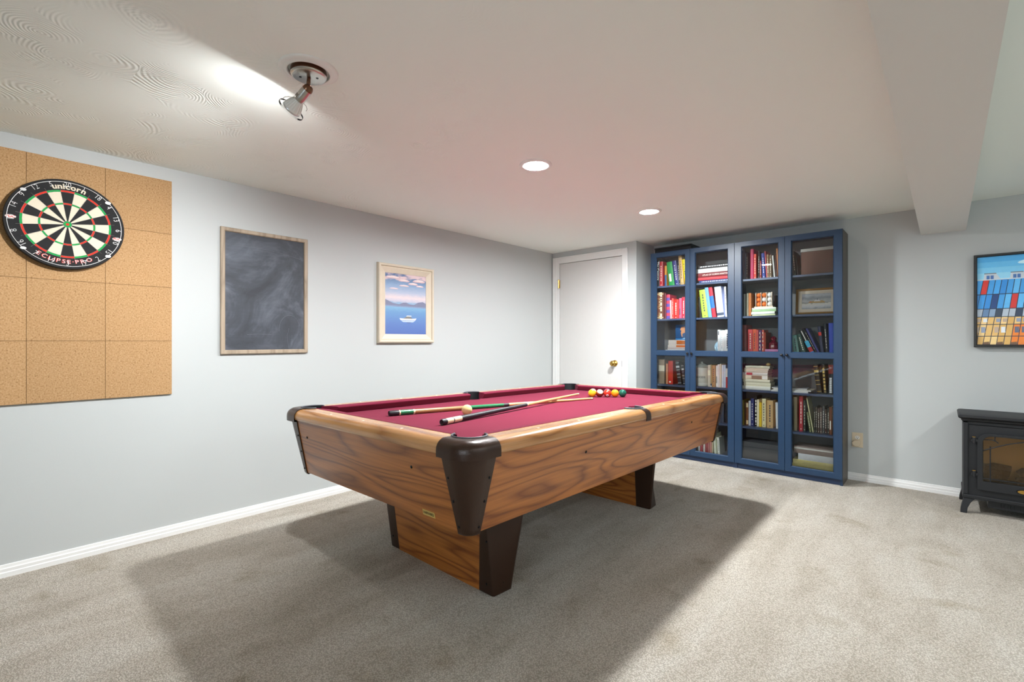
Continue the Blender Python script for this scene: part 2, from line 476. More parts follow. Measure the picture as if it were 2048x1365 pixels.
# stepped baseboards
def baseboard(name, p0, p1, nrm):
    prof = [(0, 0), (0.013, 0), (0.013, 0.022), (0.0105, 0.026), (0.0105, 0.040), (0.0075, 0.046), (0.006, 0.058), (0, 0.060)]
    mb = MB(); n = len(prof)
    vs = [(p[0]+nrm[0]*u, p[1]+nrm[1]*u, z) for p in (p0, p1) for u, z in prof]
    mb.add(vs, [(i, (i+1) % n, n+(i+1) % n, n+i) for i in range(n)] + [tuple(range(n)), tuple(range(n, 2*n))[::-1]])
    return struct(name, mb, M['trim'])
baseboard('baseboard_left', (0, YR), (0, YD), (1, 0))
baseboard('baseboard_back', (XD, YB), (XR, YB), (0, -1))
baseboard('baseboard_right', (XR, YR), (XR, YB), (-1, 0))
baseboard('baseboard_rear', (0, YR), (XR, YR), (0, 1))
baseboard('baseboard_alcove', (XD, YD), (XD, YB), (1, 0))

# door with casing, hinges and knob in the short wall beside the bookcase
door = empty('door_1', (0.5, YD, 0)); door['kind'] = 'structure'
def dl(mb, name, mat, par=None, **k): 
    o = mb.build(name, mat, par or door, **k); return o
X0, X1, ZT = 0.103-0.5, 0.899-0.5, 2.016
slab = dl(MB().box(X0+0.003, X1-0.003, -0.003, 0.003, 0.012, ZT-0.003), 'slab', M['door'], bevel=0.0015)
dl(MB().box(X0, X1, 0.0035, 0.006, 0.0, ZT), 'reveal', M['gap'])
def casing(x0, x1, z0, z1, vert, name, outer):
    mb = MB()
    if vert:
        a, b_ = (x0, x1)
        mb.box(a, b_, -0.012, 0.006, z0, z1)
        if outer < 0: mb.box(a, a+0.018, -0.018, -0.012, z0, z1)
        else: mb.box(b_-0.018, b_, -0.018, -0.012, z0, z1)
        m_ = (a+b_)/2; mb.box(m_-0.012, m_+0.006, -0.015, -0.012, z0, z1)
    else:
        mb.box(x0, x1, -0.012, 0.006, z0, z1).box(x0, x1, -0.018, -0.012, z1-0.018, z1)
    return dl(mb, name, M['trim'], bevel=0.0015)
casing(0.013-0.5, X0-0.002, 0, 2.088, True, 'casing_board', -1)
casing(X1+0.002, 0.963-0.5, 0, 2.088, True, 'casing_board', 1)
casing(X0-0.002, X1+0.002, ZT+0.002, 2.088, False, 'casing_board', 1)
for z in (1.786, 0.25):
    mb = MB().box(X0-0.010, X0+0.006, -0.016, 0.0, z-0.045, z+0.045)
    mb.lathe([(0.006, -0.05), (0.007, -0.047), (0.007, 0.047), (0.006, 0.05)], 10, (X0-0.002, -0.019, z), cap0=True, cap1=True)
    dl(mb, 'hinge', M['brass'])
kn = MB().lathe([(0.033, 0), (0.033, 0.004), (0.026, 0.010), (0.012, 0.013), (0.011, 0.030), (0.020, 0.036), (0.027, 0.046), (0.028, 0.055), (0.024, 0.064), (0.014, 0.068), (0.001, 0.069)], 24,
     (0.814-0.5, -0.003, 0.906), Matrix.Rotation(R(90), 3, 'X'), cap0=True)
dl(kn, 'knob', M['brass'], slab, smooth=True)
dl(MB().box(X1-0.0045, X1+0.001, -0.0042, 0.0, 0.875, 0.935), 'latch', M['black_metal'], slab)

# outlet with a plugged-in night light
ou = empty('wall_outlet', (2.8235, YB, 0.33))
tag(ou, 'almond wall outlet with an adapter plugged into its lower socket', 'outlet')
MB().box(-0.037, 0.037, -0.005, 0, -0.060, 0.060).build('cover_plate', M['almond'], ou, bevel=0.002)
soc = MB(); 
soc.prism([(0.0165*math.cos(a), 0.0145*math.sin(a)) for a in [2*PI*k/20 for k in range(20)]], lambda u, v, d: (u, -0.005-d, v+0.02), 0, 0.002)
so = soc.build('socket', M['white_plastic'], ou)
sl = MB().box(-0.007, -0.005, -0.0078, -0.0065, 0.019, 0.027).box(0.005, 0.007, -0.0078, -0.0065, 0.019, 0.027)
sl.prism([(0.003*math.cos(a), 0.003*math.sin(a)) for a in [2*PI*k/10 for k in range(10)]], lambda u, v, d: (u, -0.0065-d, v+0.012), 0, 0.0013)
sl.build('slot', M['screw'], so)
ad = MB().prism([(-0.026, -0.012), (-0.010, -0.026), (0.018, -0.026), (0.026, -0.010), (0.026, 0.010), (0.012, 0.022), (-0.014, 0.020), (-0.028, 0.004)], lambda u, v, d: (u-0.006, -0.007-d, v-0.022), 0, 0.030)
ad.build('plug_adapter', M['almond'], ou, bevel=0.003)

# ------------------------------------------------------------------ ceiling lamps
def downlight(x, y, label, lens='lens'):
    t = empty('downlight', (x, y, H)); tag(t, label, 'ceiling light', 'recessed downlights')
    MB().lathe([(0.093, 0.0), (0.093, -0.003), (0.086, -0.007), (0.066, -0.009), (0.062, -0.004), (0.062, 0.0)], 48).build('trim_ring', M['white_plastic'], t, smooth=True)
    MB().lathe([(0.0617, -0.0035), (0.045, -0.0050), (0.022, -0.0058), (0.0005, -0.006)], 40).build('lens', M[lens], t, smooth=True)
    return t
downlight(1.620, 2.103, 'lit round recessed ceiling light nearer the spotlight')
downlight(1.655, 3.445, 'lit round recessed ceiling light nearer the bookcase')

for x_, y_, lb_ in ((4.80, 3.40, 'beyond the beam by the stove'), (4.80, 2.00, 'beyond the beam in mid room'), (4.80, 0.60, 'beyond the beam beside the viewer')):
    downlight(x_, y_, 'lit round recessed ceiling light '+lb_, 'dim_lens')

sp = empty('ceiling_spotlight', (1.600, 0.800, H))
tag(sp, 'small lit spotlight on a round ceiling plate aimed at the dartboard wall', 'spotlight')
MB().lathe([(0.104, 0.0), (0.104, -0.002), (0.098, -0.006), (0.088, -0.008), (0.080, -0.008), (0.077, -0.012), (0.072, -0.010), (0.071, 0.0)], 56).build('trim_ring', M['white_plastic'], sp, smooth=True)
pl_ = MB().lathe([(0.062, 0.0), (0.063, -0.004), (0.063, -0.020)], 48).build('plate_rim', M['bronze'], sp, smooth=True)
MB().lathe([(0.063, -0.020), (0.060, -0.025), (0.055, -0.027), (0.001, -0.0275)], 48).build('plate', M['steel'], sp, smooth=True)
for sx in (-1, 1):
    mb = MB()
    mb.prism([(0.0045*math.cos(a)+sx*0.030*0.62, 0.0045*math.sin(a)+sx*0.030*0.78) for a in [2*PI*k/12 for k in range(12)]], lambda u, v, d: (u, v, -0.0272-d), 0, 0.0012)
    mb.build('screw_slot', M['screw'], sp)
ax = Vector((-0.78, -0.26, -0.57)).normalized()
J = Vector((0.0, -0.004, -0.072))
MB().tube([(0, 0, -0.026), (0, -0.001, -0.045), tuple(J)], 0.007, 12).build('arm', M['bronze'], sp, smooth=True)
RM = Vector((0, 0, 1)).rotation_difference(ax).to_matrix()
def along(name, prof, mat, par=sp, base=J, n=32):
    mb = MB().lathe(prof, n, tuple(base), RM)
    return mb.build(name, mat, par, smooth=True)
along('knuckle', [(0.001, -0.016), (0.012, -0.014), (0.017, -0.006), (0.0185, 0.0), (0.0185, 0.004)], M['bronze'])
sk = along('socket', [(0.0185, 0.004), (0.0190, 0.012), (0.0195, 0.040), (0.0200, 0.052), (0.0185, 0.055)], M['steel'])
for k in range(3):
    q = MB(); a = Vector((0.35, -0.9, 0.2)); a = (a - ax*a.dot(ax)).normalized(); b_ = ax.cross(a)
    c0 = J + ax*(0.036+0.005*k)
    pts = [c0 + 0.0200*(math.cos(t)*a + math.sin(t)*b_) for t in [(-0.4+0.8*i/6) for i in range(7)]]
    q.tube(pts, 0.0009, 6).build('vent_slit', M['screw'], sk)
bulb = along('bulb', [(0.0170, 0.054), (0.0200, 0.060), (0.0255, 0.075), (0.0310, 0.092), (0.0335, 0.098)], M['white_plastic'])
for k in range(20):
    a = Vector((0, 0, 1)).cross(ax).normalized(); b_ = ax.cross(a); t = 2*PI*k/20
    d = math.cos(t)*a + math.sin(t)*b_
    MB().tube([J+ax*0.056+d*0.0185, J+ax*0.076+d*0.0270, J+ax*0.094+d*0.0325], 0.0011, 5).build('fin', M['white_plastic'], bulb)
along('bulb_rim', [(0.0335, 0.098), (0.0345, 0.101), (0.0340, 0.1045), (0.031, 0.1045)], M['wire'], bulb)
along('bulb_lens', [(0.0318, 0.1040), (0.020, 0.1055), (0.0005, 0.106)], M['bulb_lens'], bulb)
M['shield'] = glassmat('clear_shield', (0.97, 0.98, 0.98), 1.4)
along('glass_shield', [(0.048, 0.100), (0.049, 0.106), (0.0475, 0.1065), (0.047, 0.1005), (0.048, 0.100)], M['shield'])
for s in (-1, 1):
    a = Vector((0, 0, 1)).cross(ax).normalized()
    MB().tube([J+ax*0.056+a*s*0.019, J+ax*0.062+a*s*0.040, J+ax*0.072+a*s*0.052, J+ax*0.080+a*s*0.053], 0.0013, 6).build('clip_arm', M['steel'], sp)

# the reflector bulb throws its own beam along its axis
sl_ = bpy.data.lights.new('bulb_beam', 'SPOT'); sl_.energy = SPOT_BEAM; sl_.spot_size = R(112); sl_.spot_blend = 0.9; sl_.shadow_soft_size = 0.03; sl_.color = (0.97, 0.99, 1.0)
slo = bpy.data.objects.new('bulb_beam', sl_); COL.objects.link(slo); slo.parent = sp
slo.location = tuple(J+ax*0.112); slo.rotation_mode = 'QUATERNION'; slo.rotation_quaternion = Vector((0, 0, -1)).rotation_difference(ax)
# ------------------------------------------------------------------ things on the left wall (u = +y, v = +z, out = +x)
cb = empty('cork_panel', (0.0, 0.269, 0.828))
tag(cb, 'tan cork tile panel on the wall behind the dartboard', 'cork board')
MB().box(0.0005, 0.006, -0.447, 0.447, 0.0, 1.242).build('backing', M['cork'], cb)
for i in range(3):
    for j in range(4):
        w = 0.298; h = 0.3105
        off = (0.0012, 0.0008)[(i+j) % 2]
        me = MB().box(0.006, 0.0135+off*0.5, -w/2+0.0006, w/2-0.0006, 0.0006, h-0.0006).mesh('tile', 0.0008, 1)
        o = link('tile', me, M['cork'], cb); o.location = (0, -0.298+0.298*i, 0.3105*j)

DBY, DBZ = 0.266, 1.731
db = empty('dartboard', (0.0145, DBY, DBZ-0.2255))
tag(db, 'round bristle dartboard with red and green rings on cork', 'dartboard')
ROT = Matrix(((0, 0, 1), (1, 0, 0), (0, 1, 0)))       # lathe z -> x, x -> y, y -> z
CZ = 0.2255; FX = 0.040
MB().lathe([(0.2255, 0.0), (0.2265, 0.004), (0.2265, 0.034), (0.2240, FX-0.0005), (0.1705, FX-0.0005), (0.001, FX-0.001)], 72, (0, 0, CZ), ROT, cap0=True).build('board', M['sisal_black'], db, auto=40)
def sector(r0, r1, a0, a1, x0, x1, n=4):
    mb = MB()
    pts = [(r1*math.cos(a0+(a1-a0)*k/n), r1*math.sin(a0+(a1-a0)*k/n)) for k in range(n+1)]
    pts += [(r0*math.cos(a1-(a1-a0)*k/n), r0*math.sin(a1-(a1-a0)*k/n)) for k in range(n+1)]
    return mb.prism(pts, lambda u, v, d: (d, u, v+CZ), x0, x1)
for k in range(20):
    a1 = PI/2 + R(9) - k*R(18); a0 = a1 - R(18); dk = (k % 2 == 0)
    for r0, r1, m_ in ((0.0159, 0.099, 'sisal_black' if dk else 'sisal_cream'), (0.099, 0.107, 'sisal_red' if dk else 'sisal_green'),
                       (0.107, 0.162, 'sisal_black' if dk else 'sisal_cream'), (0.162, 0.171, 'sisal_red' if dk else 'sisal_green')):
        sector(r0, r1, a0, a1, FX-0.002, FX+0.0003).build('segment', M[m_], db)
ring20 = [(math.cos(2*PI*k/24), math.sin(2*PI*k/24)) for k in range(24)]
MB().prism([(0.0159*u, 0.0159*v) for u, v in ring20], lambda u, v, d: (d, u, v+CZ), FX-0.002, FX+0.0005).build('outer_bull', M['sisal_green'], db)
MB().prism([(0.0064*u, 0.0064*v) for u, v in ring20], lambda u, v, d: (d, u, v+CZ), FX-0.002, FX+0.0009).build('bull', M['sisal_red'], db)
sw = MB()
for r in (0.171, 0.162, 0.107, 0.099, 0.0159): sw.tube([(FX+0.0004, r*math.cos(2*PI*k/60), CZ+r*math.sin(2*PI*k/60)) for k in range(60)], 0.0005, 4, closed=True)
for k in range(20):
    a = PI/2 + R(9) - k*R(18)
    sw.tube([(FX+0.0004, r*math.cos(a), CZ+r*math.sin(a)) for r in (0.0159, 0.186)], 0.0005, 4)
sw.build('wire_spider', M['wire'], db)
nr = MB().tube([(FX+0.002, 0.213*math.cos(2*PI*k/72), CZ+0.213*math.sin(2*PI*k/72)) for k in range(72)], 0.0011, 6, closed=True).build('number_ring', M['white_wire'], db)
def flat_text(s, size, r, a, x, mat, name, par, up_out=True, offset=0.0, sx=1.0, thick=0.0006):
    vs, fs = text_geo(s, size, offset)
    t = a - PI/2 if up_out else a + PI/2
    ct, st = math.cos(t), math.sin(t)
    mb = MB(); pts = []
    for u, v in vs:
        u *= sx
        pts.append((x, r*math.cos(a)+u*ct-v*st, CZ+r*math.sin(a)+u*st+v*ct))
    mb.add(pts, fs)
    o = mb.build(name, mat, par, weld=False)
    return o
nums = [20,1,18,4,13,6,10,15,2,17,3,19,7,16,8,11,14,9,12,5]
for k, n in enumerate(nums):
    flat_text(str(n), 0.034, 0.199, PI/2-k*R(18), FX+0.0024, M['white_wire'], 'number', nr, not 8 <= k <= 12, -0.0006, 0.85)
def arc_text(s, size, r, amid, step, x, mat, name, par, up_out=True, offset=0.0, sx=1.0):
    mb = MB(); G = [text_geo(ch, size, offset) for ch in s]
    W = [(max(u for u, v in g[0])-min(u for u, v in g[0]))*sx for g in G]
    gap = step; total = sum(W)+gap*(len(s)-1); pos = -total/2
    for (vs, fs), w_ in zip(G, W):
        d = (pos+w_/2)/r; pos += w_+gap
        c0 = (max(u for u, v in vs)+min(u for u, v in vs))/2
        vs = [(u-c0, v) for u, v in vs]
        a = amid - d if up_out else amid + d
        t = a - PI/2 if up_out else a + PI/2
        ct, st = math.cos(t), math.sin(t)
        mb.add([(x, r*math.cos(a)+u*sx*ct-v*st, CZ+r*math.sin(a)+u*sx*st+v*ct) for u, v in vs], fs)
    return mb.build(name, mat, par, weld=False)
arc_text('unicorn', 0.037, 0.1895, PI/2-R(2), 0.0028, FX+0.0003, M['sisal_cream'], 'lettering', db, True, 0.0012, 1.05)
arc_text('ECLIPSE·PRO', 0.0265, 0.1905, -PI/2-R(3), 0.0052, FX+0.0003, M['sisal_red'], 'lettering', db, False, 0.0010, 1.15)
arc_text('ECLIPSE·PRO', 0.0265, 0.1905, -PI/2-R(3), 0.0052+0.0032, FX+0.0008, M['white_wire'], 'lettering', db, False, -0.0004, 1.15)
for a in (R(179), R(-13)):
    cy_, cz_ = 0.200*math.cos(a), 0.200*math.sin(a)
    pa = MB().prism([(cy_+0.019*u, cz_+0.0085*v) for u, v in ring20], lambda u, v, d: (d, u, v+CZ), FX-0.001, FX+0.0004).build('badge', M['white_plastic'], db)
    vs, fs = text_geo('PDC', 0.016, 0.0006)
    MB().add([(FX+0.0008, cy_+u, CZ+cz_+v) for u, v in vs], fs).build('lettering', M['sisal_red'], pa, weld=False)
for a in (R(42), R(138), R(222), R(318)):
    cy_, cz_ = 0.212*math.cos(a), 0.212*math.sin(a)
    MB().prism([(cy_+0.011*u, cz_+0.007*v) for u, v in ring20], lambda u, v, d: (d, u, v+CZ), FX-0.001, FX+0.003).build('ring_clip', M['wire'], db)

# framed pictures: a mitred frame of a given profile around an opening
def frame_bar(mb, p, q, inn_p, inn_q, prof, fn):
    """one mitred side; prof [(t, out)] with t 0 at outer edge, 1 at inner edge"""
    n = len(prof)
    vs = []
    for (o_, i_) in ((p, inn_p), (q, inn_q)):
        for t, d in prof: vs.append(fn(o_[0]+(i_[0]-o_[0])*t, o_[1]+(i_[1]-o_[1])*t, d))
    fs = [(i, (i+1) % n, n+(i+1) % n, n+i) for i in range(n)] + [tuple(range(n)), tuple(range(n, 2*n))[::-1]]
    mb.add(vs, fs)
def frame(par, u0, u1, v0, v1, w, prof, fn, mats, name='frame_bar'):
    O = [(u0, v0), (u1, v0), (u1, v1), (u0, v1)]; I = [(u0+w, v0+w), (u1-w, v0+w), (u1-w, v1-w), (u0+w, v1-w)]
    for k in range(4):
        mb = MB(); frame_bar(mb, O[k], O[(k+1) % 4], I[k], I[(k+1) % 4], prof, fn)
        mb.build(name, mats[k % len(mats)], par)

ch = empty('chalkboard', (0, 1.2415, 1.055)); tag(ch, 'smudged slate chalkboard in a taupe wooden frame', 'chalkboard')
fl = lambda u, v, d: (d, u, v)
frame(ch, -0.2735, 0.2735, 0, 0.800, 0.026, [(0, 0), (0, 0.017), (0.12, 0.020), (0.8, 0.020), (1, 0.014), (1, 0)], fl, [M['frame_taupe']])
MB().box(0.002, 0.010, -0.2475, 0.2475, 0.026, 0.774).build('slate', M['chalk'], ch)
M['chalk_dust'] = pmat('chalk_dust', '#6f757e', 0.9, var=0.3, scale=120)
cs = MB()
random.seed(4)
def stroke(pts, r): cs.tube([(0.0101, a, b_) for a, b_ in pts], r, 4)
stroke([(-0.235+0.0158*k, 0.690+0.018*math.sin(PI*k/29)-0.0012*k) for k in range(30)], 0.0007)
stroke([(0.15+0.07*math.cos(t), 0.16+0.10*math.sin(t)) for t in [0.3+k*0.14 for k in range(22)]], 0.0009)
stroke([(0.145, 0.17), (0.135, 0.12), (0.138, 0.07), (0.145, 0.03)], 0.0008)
stroke([(-0.12, 0.125), (-0.05, 0.128), (0.03, 0.127)], 0.0007)
for k in range(9): 
    a = random.uniform(0.15, 0.23); z = random.uniform(0.04, 0.10); stroke([(a, z), (a+random.uniform(-.004, .004), z+0.05)], 0.0005)
cs.build('chalk_mark', M['chalk_dust'], ch)

pt = empty('boat_painting', (0, 2.352, 1.122)); tag(pt, 'lake painting with small white boat in a wide cream frame', 'painting')
frame(pt, -0.277, 0.277, 0, 0.646, 0.073, [(0, 0), (0, 0.020), (0.06, 0.034), (0.16, 0.038), (0.28, 0.036), (0.36, 0.024), (0.44, 0.026), (0.92, 0.014), (1, 0.012), (1, 0)], fl, [M['frame_cream']])
def paintmat():
    m, nt, b = newmat('lake_painting')
    v = coords(nt)
    sep = nd(nt, 'ShaderNodeSeparateXYZ'); nt.links.new(v, sep.inputs[0])
    z = mth(nt, 'DIVIDE', mth(nt, 'SUBTRACT', sep.outputs['Z'], 0.068), 0.514)
    strk = noise(nt, coords(nt, scale=(1, 6, 40)), 4.0, 3.0)
    zz = mth(nt, 'ADD', z, mth(nt, 'MULTIPLY', mth(nt, 'SUBTRACT', strk, 0.5), 0.07))
    base = ramp(nt, zz, [(0.0, '#4f68a8'), (0.18, '#5a79b4'), (0.36, '#6591be'), (0.46, '#7ba9c8'), (0.515, '#8aa6c4'), (0.54, '#b9b9cb'), (0.60, '#d9c9cc'), (0.68, '#a9b4ca'), (0.80, '#7f9bbd'), (0.92, '#4f6f98'), (1.0, '#3f5d86')])
    cl = noise(nt, coords(nt, scale=(1, 7, 20), loc=(0, 0.6, 0.2)), 1.0, 4.0, 0.55, 0.3)
    up = nd(nt, 'ShaderNodeMapRange'); nt.links.new(z, up.inputs['Value']); up.inputs['From Min'].default_value = 0.60; up.inputs['From Max'].default_value = 0.92
    cm = nd(nt, 'ShaderNodeMapRange'); nt.links.new(mth(nt, 'MULTIPLY', cl, up.outputs[0]), cm.inputs['Value']); cm.inputs['From Min'].default_value = 0.42; cm.inputs['From Max'].default_value = 0.56
    nt.links.new(mix(nt, cm.outputs[0], base, '#d2b9bd'), b.inputs['Base Color'])
    b.inputs['Roughness'].default_value = 0.5
    bump(nt, b, strk, 0.3, 0.001)
    return m
canvas = MB().box(0.002, 0.009, -0.206, 0.206, 0.071, 0.575).build('canvas', paintmat(), pt)
dec = MB()
def pp(poly, col, lift): dec.prism(poly, fl, 0.009, 0.009+lift, col)
pp([(-0.204, 0.310), (0.204, 0.306), (0.204, 0.338), (0.17, 0.352), (0.12, 0.344), (0.08, 0.322), (0.03, 0.326), (0.0, 0.338), (-0.03, 0.336), (-0.07, 0.320), (-0.13, 0.328), (-0.18, 0.348), (-0.204, 0.356)], '#7b7f98', 0.0006)
pp([(-0.204, 0.300), (0.204, 0.296), (0.204, 0.308), (-0.204, 0.312)], '#8193b4', 0.0005)
for cx_, cz_, w, h in ((-0.13, 0.533, 0.075, 0.018), (-0.02, 0.515, 0.055, 0.014), (0.13, 0.520, 0.065, 0.018), (-0.02, 0.474, 0.05, 0.010), (0.07, 0.494, 0.05, 0.014), (0.14, 0.480, 0.04, 0.010), (-0.12, 0.446, 0.045, 0.008)):
    pp([(cx_+w*math.cos(a), cz_+h*math.sin(a)*(1.0 if math.sin(a) > 0 else 0.35)*(1+0.25*math.sin(5*a))) for a in [2*PI*k/18 for k in range(18)]], '#cdb2b6', 0.0006)
    pp([(cx_+0.8*w*math.cos(a), cz_+h*0.55+0.4*h*math.sin(a)) for a in [2*PI*k/14 for k in range(14)]], '#e6d3d0', 0.0009)
pp([(-0.066, 0.206), (-0.056, 0.190), (0.092, 0.190), (0.104, 0.208), (0.06, 0.203), (-0.02, 0.203)], '#eef0f0', 0.0010)
pp([(-0.030, 0.204), (0.062, 0.204), (0.050, 0.216), (0.018, 0.224), (-0.004, 0.216)], '#7d7a72', 0.0009)
pp([(0.0, 0.222), (0.056, 0.224), (0.05, 0.230), (0.008, 0.229)], '#dfe2e2', 0.0011)
pp([(-0.05, 0.186), (0.09, 0.186), (0.07, 0.174), (-0.03, 0.174)], '#b7c8e2', 0.0005)
pp([(0.0, 0.172), (0.05, 0.172), (0.04, 0.166), (0.01, 0.166)], '#5b6a92', 0.0005)
dec.build('brushwork', M['print'], canvas)
# ------------------------------------------------------------------ pool table (long side along y); its bed stands a degree out of level
TX, TY = 1.489, 2.3115
KX, KY = 0.0095, -0.015
ZR = 0.774; ZBED = 0.732; ZC = 0.725; ZBOT = 0.440
HA, HB = 0.722, 1.273
table = empty('pool_table', (TX, TY, 0))
tag(table, 'oak laminate pool table with burgundy cloth and brown metal corners', 'pool table')
def tilt(me):
    for v in me.vertices: v.co.z += KX*v.co.x + KY*v.co.y
    me.update()
def tp(mb, name, mat, parent=table, bevel=0.0, seg=2, smooth=False, auto=None, cut=None, weld=True):
    o = mb.build(name, mat, None, bevel, seg, weld=weld)
    if cut: boolean_cut(o, cut)
    tilt(o.data); o.parent = parent
    if auto is not None: autosmooth(o, auto)
    elif smooth:
        for p in o.data.polygons: p.use_smooth = True
    return o
def bedz(x, y): return ZBED + KX*(x-TX) + KY*(y-TY)

CPX, CPY, CPR = HA-0.118, HB-0.118, 0.062
SPX, SPR = 0.622, 0.056
corner_pk = [(sx*CPX, sy*CPY) for sx in (-1, 1) for sy in (-1, 1)]
side_pk = [(sx*SPX, 0.0) for sx in (-1, 1)]
cutters = []
for (x, y) in corner_pk: cutters.append(MB().lathe([(CPR, 0.5), (CPR, 0.9)], 40, (x, y, 0), cap0=True, cap1=True).build('cutter', None))
for (x, y) in side_pk: cutters.append(MB().lathe([(SPR, 0.5), (SPR, 0.9)], 40, (x, y, 0), cap0=True, cap1=True).build('cutter', None))

# slate bed under cloth
tp(MB().box(-0.635, 0.635, -1.186, 1.186, 0.700, ZBED), 'bed', M['cloth'], cut=cutters)
# rails: bullnose oak, mitred at the corners
prof = [(0.030, 0.722), (0.006, 0.722), (0.001, 0.727), (0.0, 0.735), (0.001, 0.747), (0.006, 0.758), (0.014, 0.766), (0.025, 0.772), (0.038, ZR), (0.101, ZR), (0.101, 0.722)]
def rail(ax_, s):
    mb = MB(); n = len(prof); vs = []
    for e in (-1, 1):
        for u, z in prof:
            if ax_ == 'y': vs.append((s*(HA-u), e*(HB-0.094), z))
            else: vs.append((e*(HA-0.094), s*(HB-u), z))
    mb.add(vs, [(i, (i+1) % n, n+(i+1) % n, n+i) for i in range(n)] + [tuple(range(n)), tuple(range(n, 2*n))[::-1]])
    return tp(mb, 'rail', M['rail_'+ax_], cut=cutters, auto=38)
for s in (-1, 1): rail('y', s); rail('x', s)
for c_ in cutters: bpy.data.objects.remove(c_)
# cushions
cprof = [(0.1005, 0.7335), (0.1005, 0.7752), (0.112, 0.7752), (0.146, 0.7715), (0.1525, 0.7680), (0.1520, 0.7640), (0.138, 0.7335)]
def cushion(ax_, s, b0, b1, n0, n1):
    mb = MB(); n = len(cprof); vs = []
    for e, (bk, ns) in enumerate(((b0, n0), (b1, n1))):
        for u, z in cprof:
            t = (u-0.1005)/(0.1525-0.1005); l = bk+(ns-bk)*t
            vs.append((s*(HA-u), l, z) if ax_ == 'y' else (l, s*(HB-u), z))
    mb.add(vs, [(i, (i+1) % n, n+(i+1) % n, n+i) for i in range(n)] + [tuple(range(n)), tuple(range(n, 2*n))[::-1]])
    return tp(mb, 'cushion', M['cloth'], bevel=0.0012)
for s in (-1, 1):
    cushion('x', s, -0.556, 0.556, -0.487, 0.487)
    cushion('y', s, -1.107, -0.056, -1.038, -0.066); cushion('y', s, 0.056, 1.107, 0.066, 1.038)
# sights on the rails
dm = MB().lathe([(0.0055, 0.0), (0.0045, 0.0006), (0.0005, 0.0008)], 14)
def sight(x, y):
    o = tp(MB().lathe([(0.0058, ZR-0.001), (0.0056, ZR+0.0006), (0.0005, ZR+0.0008)], 14, (x, y, 0)), 'rail_sight', M['pearl'])
for s in (-1, 1):
    for k in (-3, -2, -1, 1, 2, 3): sight(s*(HA-0.050), k*0.283)
    for k in (-1, 0, 1): sight(k*0.2876, s*(HB-0.050))
# pockets: black cup below the bed, wall on the rail side, grey lip
def pocket(x, y, r, a_mid, span, corner):
    cup = tp(MB().lathe([(r+0.0005, 0.699), (r, 0.640), (r*0.8, 0.615), (0.001, 0.608)], 32, (x, y, 0)), 'pocket', M['rubber'], smooth=True)
    n = 28; mb = MB(); vs = []
    for k in range(n+1):
        a = a_mid - span + 2*span*k/n
        for z in (0.700, 0.7765): vs.append((x+(r-0.0015)*math.cos(a), y+(r-0.0015)*math.sin(a), z))
    mb.add(vs, [(2*k, 2*k+2, 2*k+3, 2*k+1) for k in range(n)])
    tp(mb, 'pocket_wall', M['rubber'], cup, smooth=True)
    mb = MB(); mb.tube([(x+(r+0.001)*math.cos(a), y+(r+0.001)*math.sin(a), 0.7775) for a in [a_mid-span+2*span*k/n for k in range(n+1)]], 0.0042, 8)
    tp(mb, 'pocket_lip', M['liner'], cup, smooth=True)
for (x, y) in corner_pk: pocket(x, y, CPR, math.atan2(y/abs(y), x/abs(x)), R(118), True)
for (x, y) in side_pk: pocket(x, y, SPR, 0 if x > 0 else PI, R(100), False)
# side pocket straps over the rail
for s in (-1, 1):
    mb = MB(); out = [(-0.0015, 0.716), (-0.0015, 0.735), (-0.0005, 0.748), (0.0048, 0.7595), (0.0130, 0.7680), (0.0245, 0.7740), (0.044, 0.7762)]
    inn = [(u+0.003, z-0.002) for u, z in out]
    pl_ = out + inn[::-1]; n = len(pl_)
    vs = [(s*(HA-u), y, z) for y in (-0.026, 0.026) for u, z in pl_]
    mb.add(vs, [(i, (i+1) % n, n+(i+1) % n, n+i) for i in range(n)] + [tuple(range(n)), tuple(range(n, 2*n))[::-1]])
    tp(mb, 'pocket_strap', M['cast'], auto=50)
    mb = MB(); vs = []
    for k in range(17):
        a = R(-88)+R(176)*k/16
        vs.append((s*(SPX+(SPR+0.004)*math.cos(a)), (SPR+0.004)*math.sin(a), 0.7755))
        vs.append((s*(SPX+(SPR+0.004)*math.cos(a)+0.012*max(0.1, math.cos(a))), (SPR+0.013)*math.sin(a), 0.7752))
    mb.add(vs, [(2*k, 2*k+1, 2*k+3, 2*k+2) for k in range(16)])
    tp(mb, 'pocket_plate', M['liner'])
# cabinet panels, sloping inward to the bottom
def inset(z): return 0.014 + (0.722-z)/(0.722-ZBOT)*(0.0765-0.014)
def panel(ax_, s):
    mb = MB(); vs = []
    for z in (ZBOT, 0.722):
        i = inset(z); a, b_ = HA-i, HB-i; t = 0.018; k = 0.046 if z < 0.5 else 0.105
        if ax_ == 'x': vs += [(-a+k, s*b_, z), (a-k, s*b_, z), (a-k, s*(b_-t), z), (-a+k, s*(b_-t), z)]
        else: vs += [(s*a, -b_+k, z), (s*a, b_-k, z), (s*(a-t), b_-k, z), (s*(a-t), -b_+k, z)]
    mb.hexa(vs)
    return tp(mb, 'end_panel' if ax_ == 'x' else 'side_panel', M['oak_'+ax_])
PN = {(a, s): panel(a, s) for a in 'xy' for s in (-1, 1)}
tp(MB().box(-0.640, 0.640, -1.190, 1.190, 0.446, 0.458), 'underside', M['rubber'])
def bolt(par, p, nrm, r=0.006):
    d = Vector(nrm).normalized(); rm = Vector((0, 0, 1)).rotation_difference(d).to_matrix()
    return tp(MB().lathe([(r, -0.002), (r, 0.0015), (r*0.7, 0.003), (0.0005, 0.0034)], 12, p, rm), 'bolt', M['screw'], par, smooth=True)
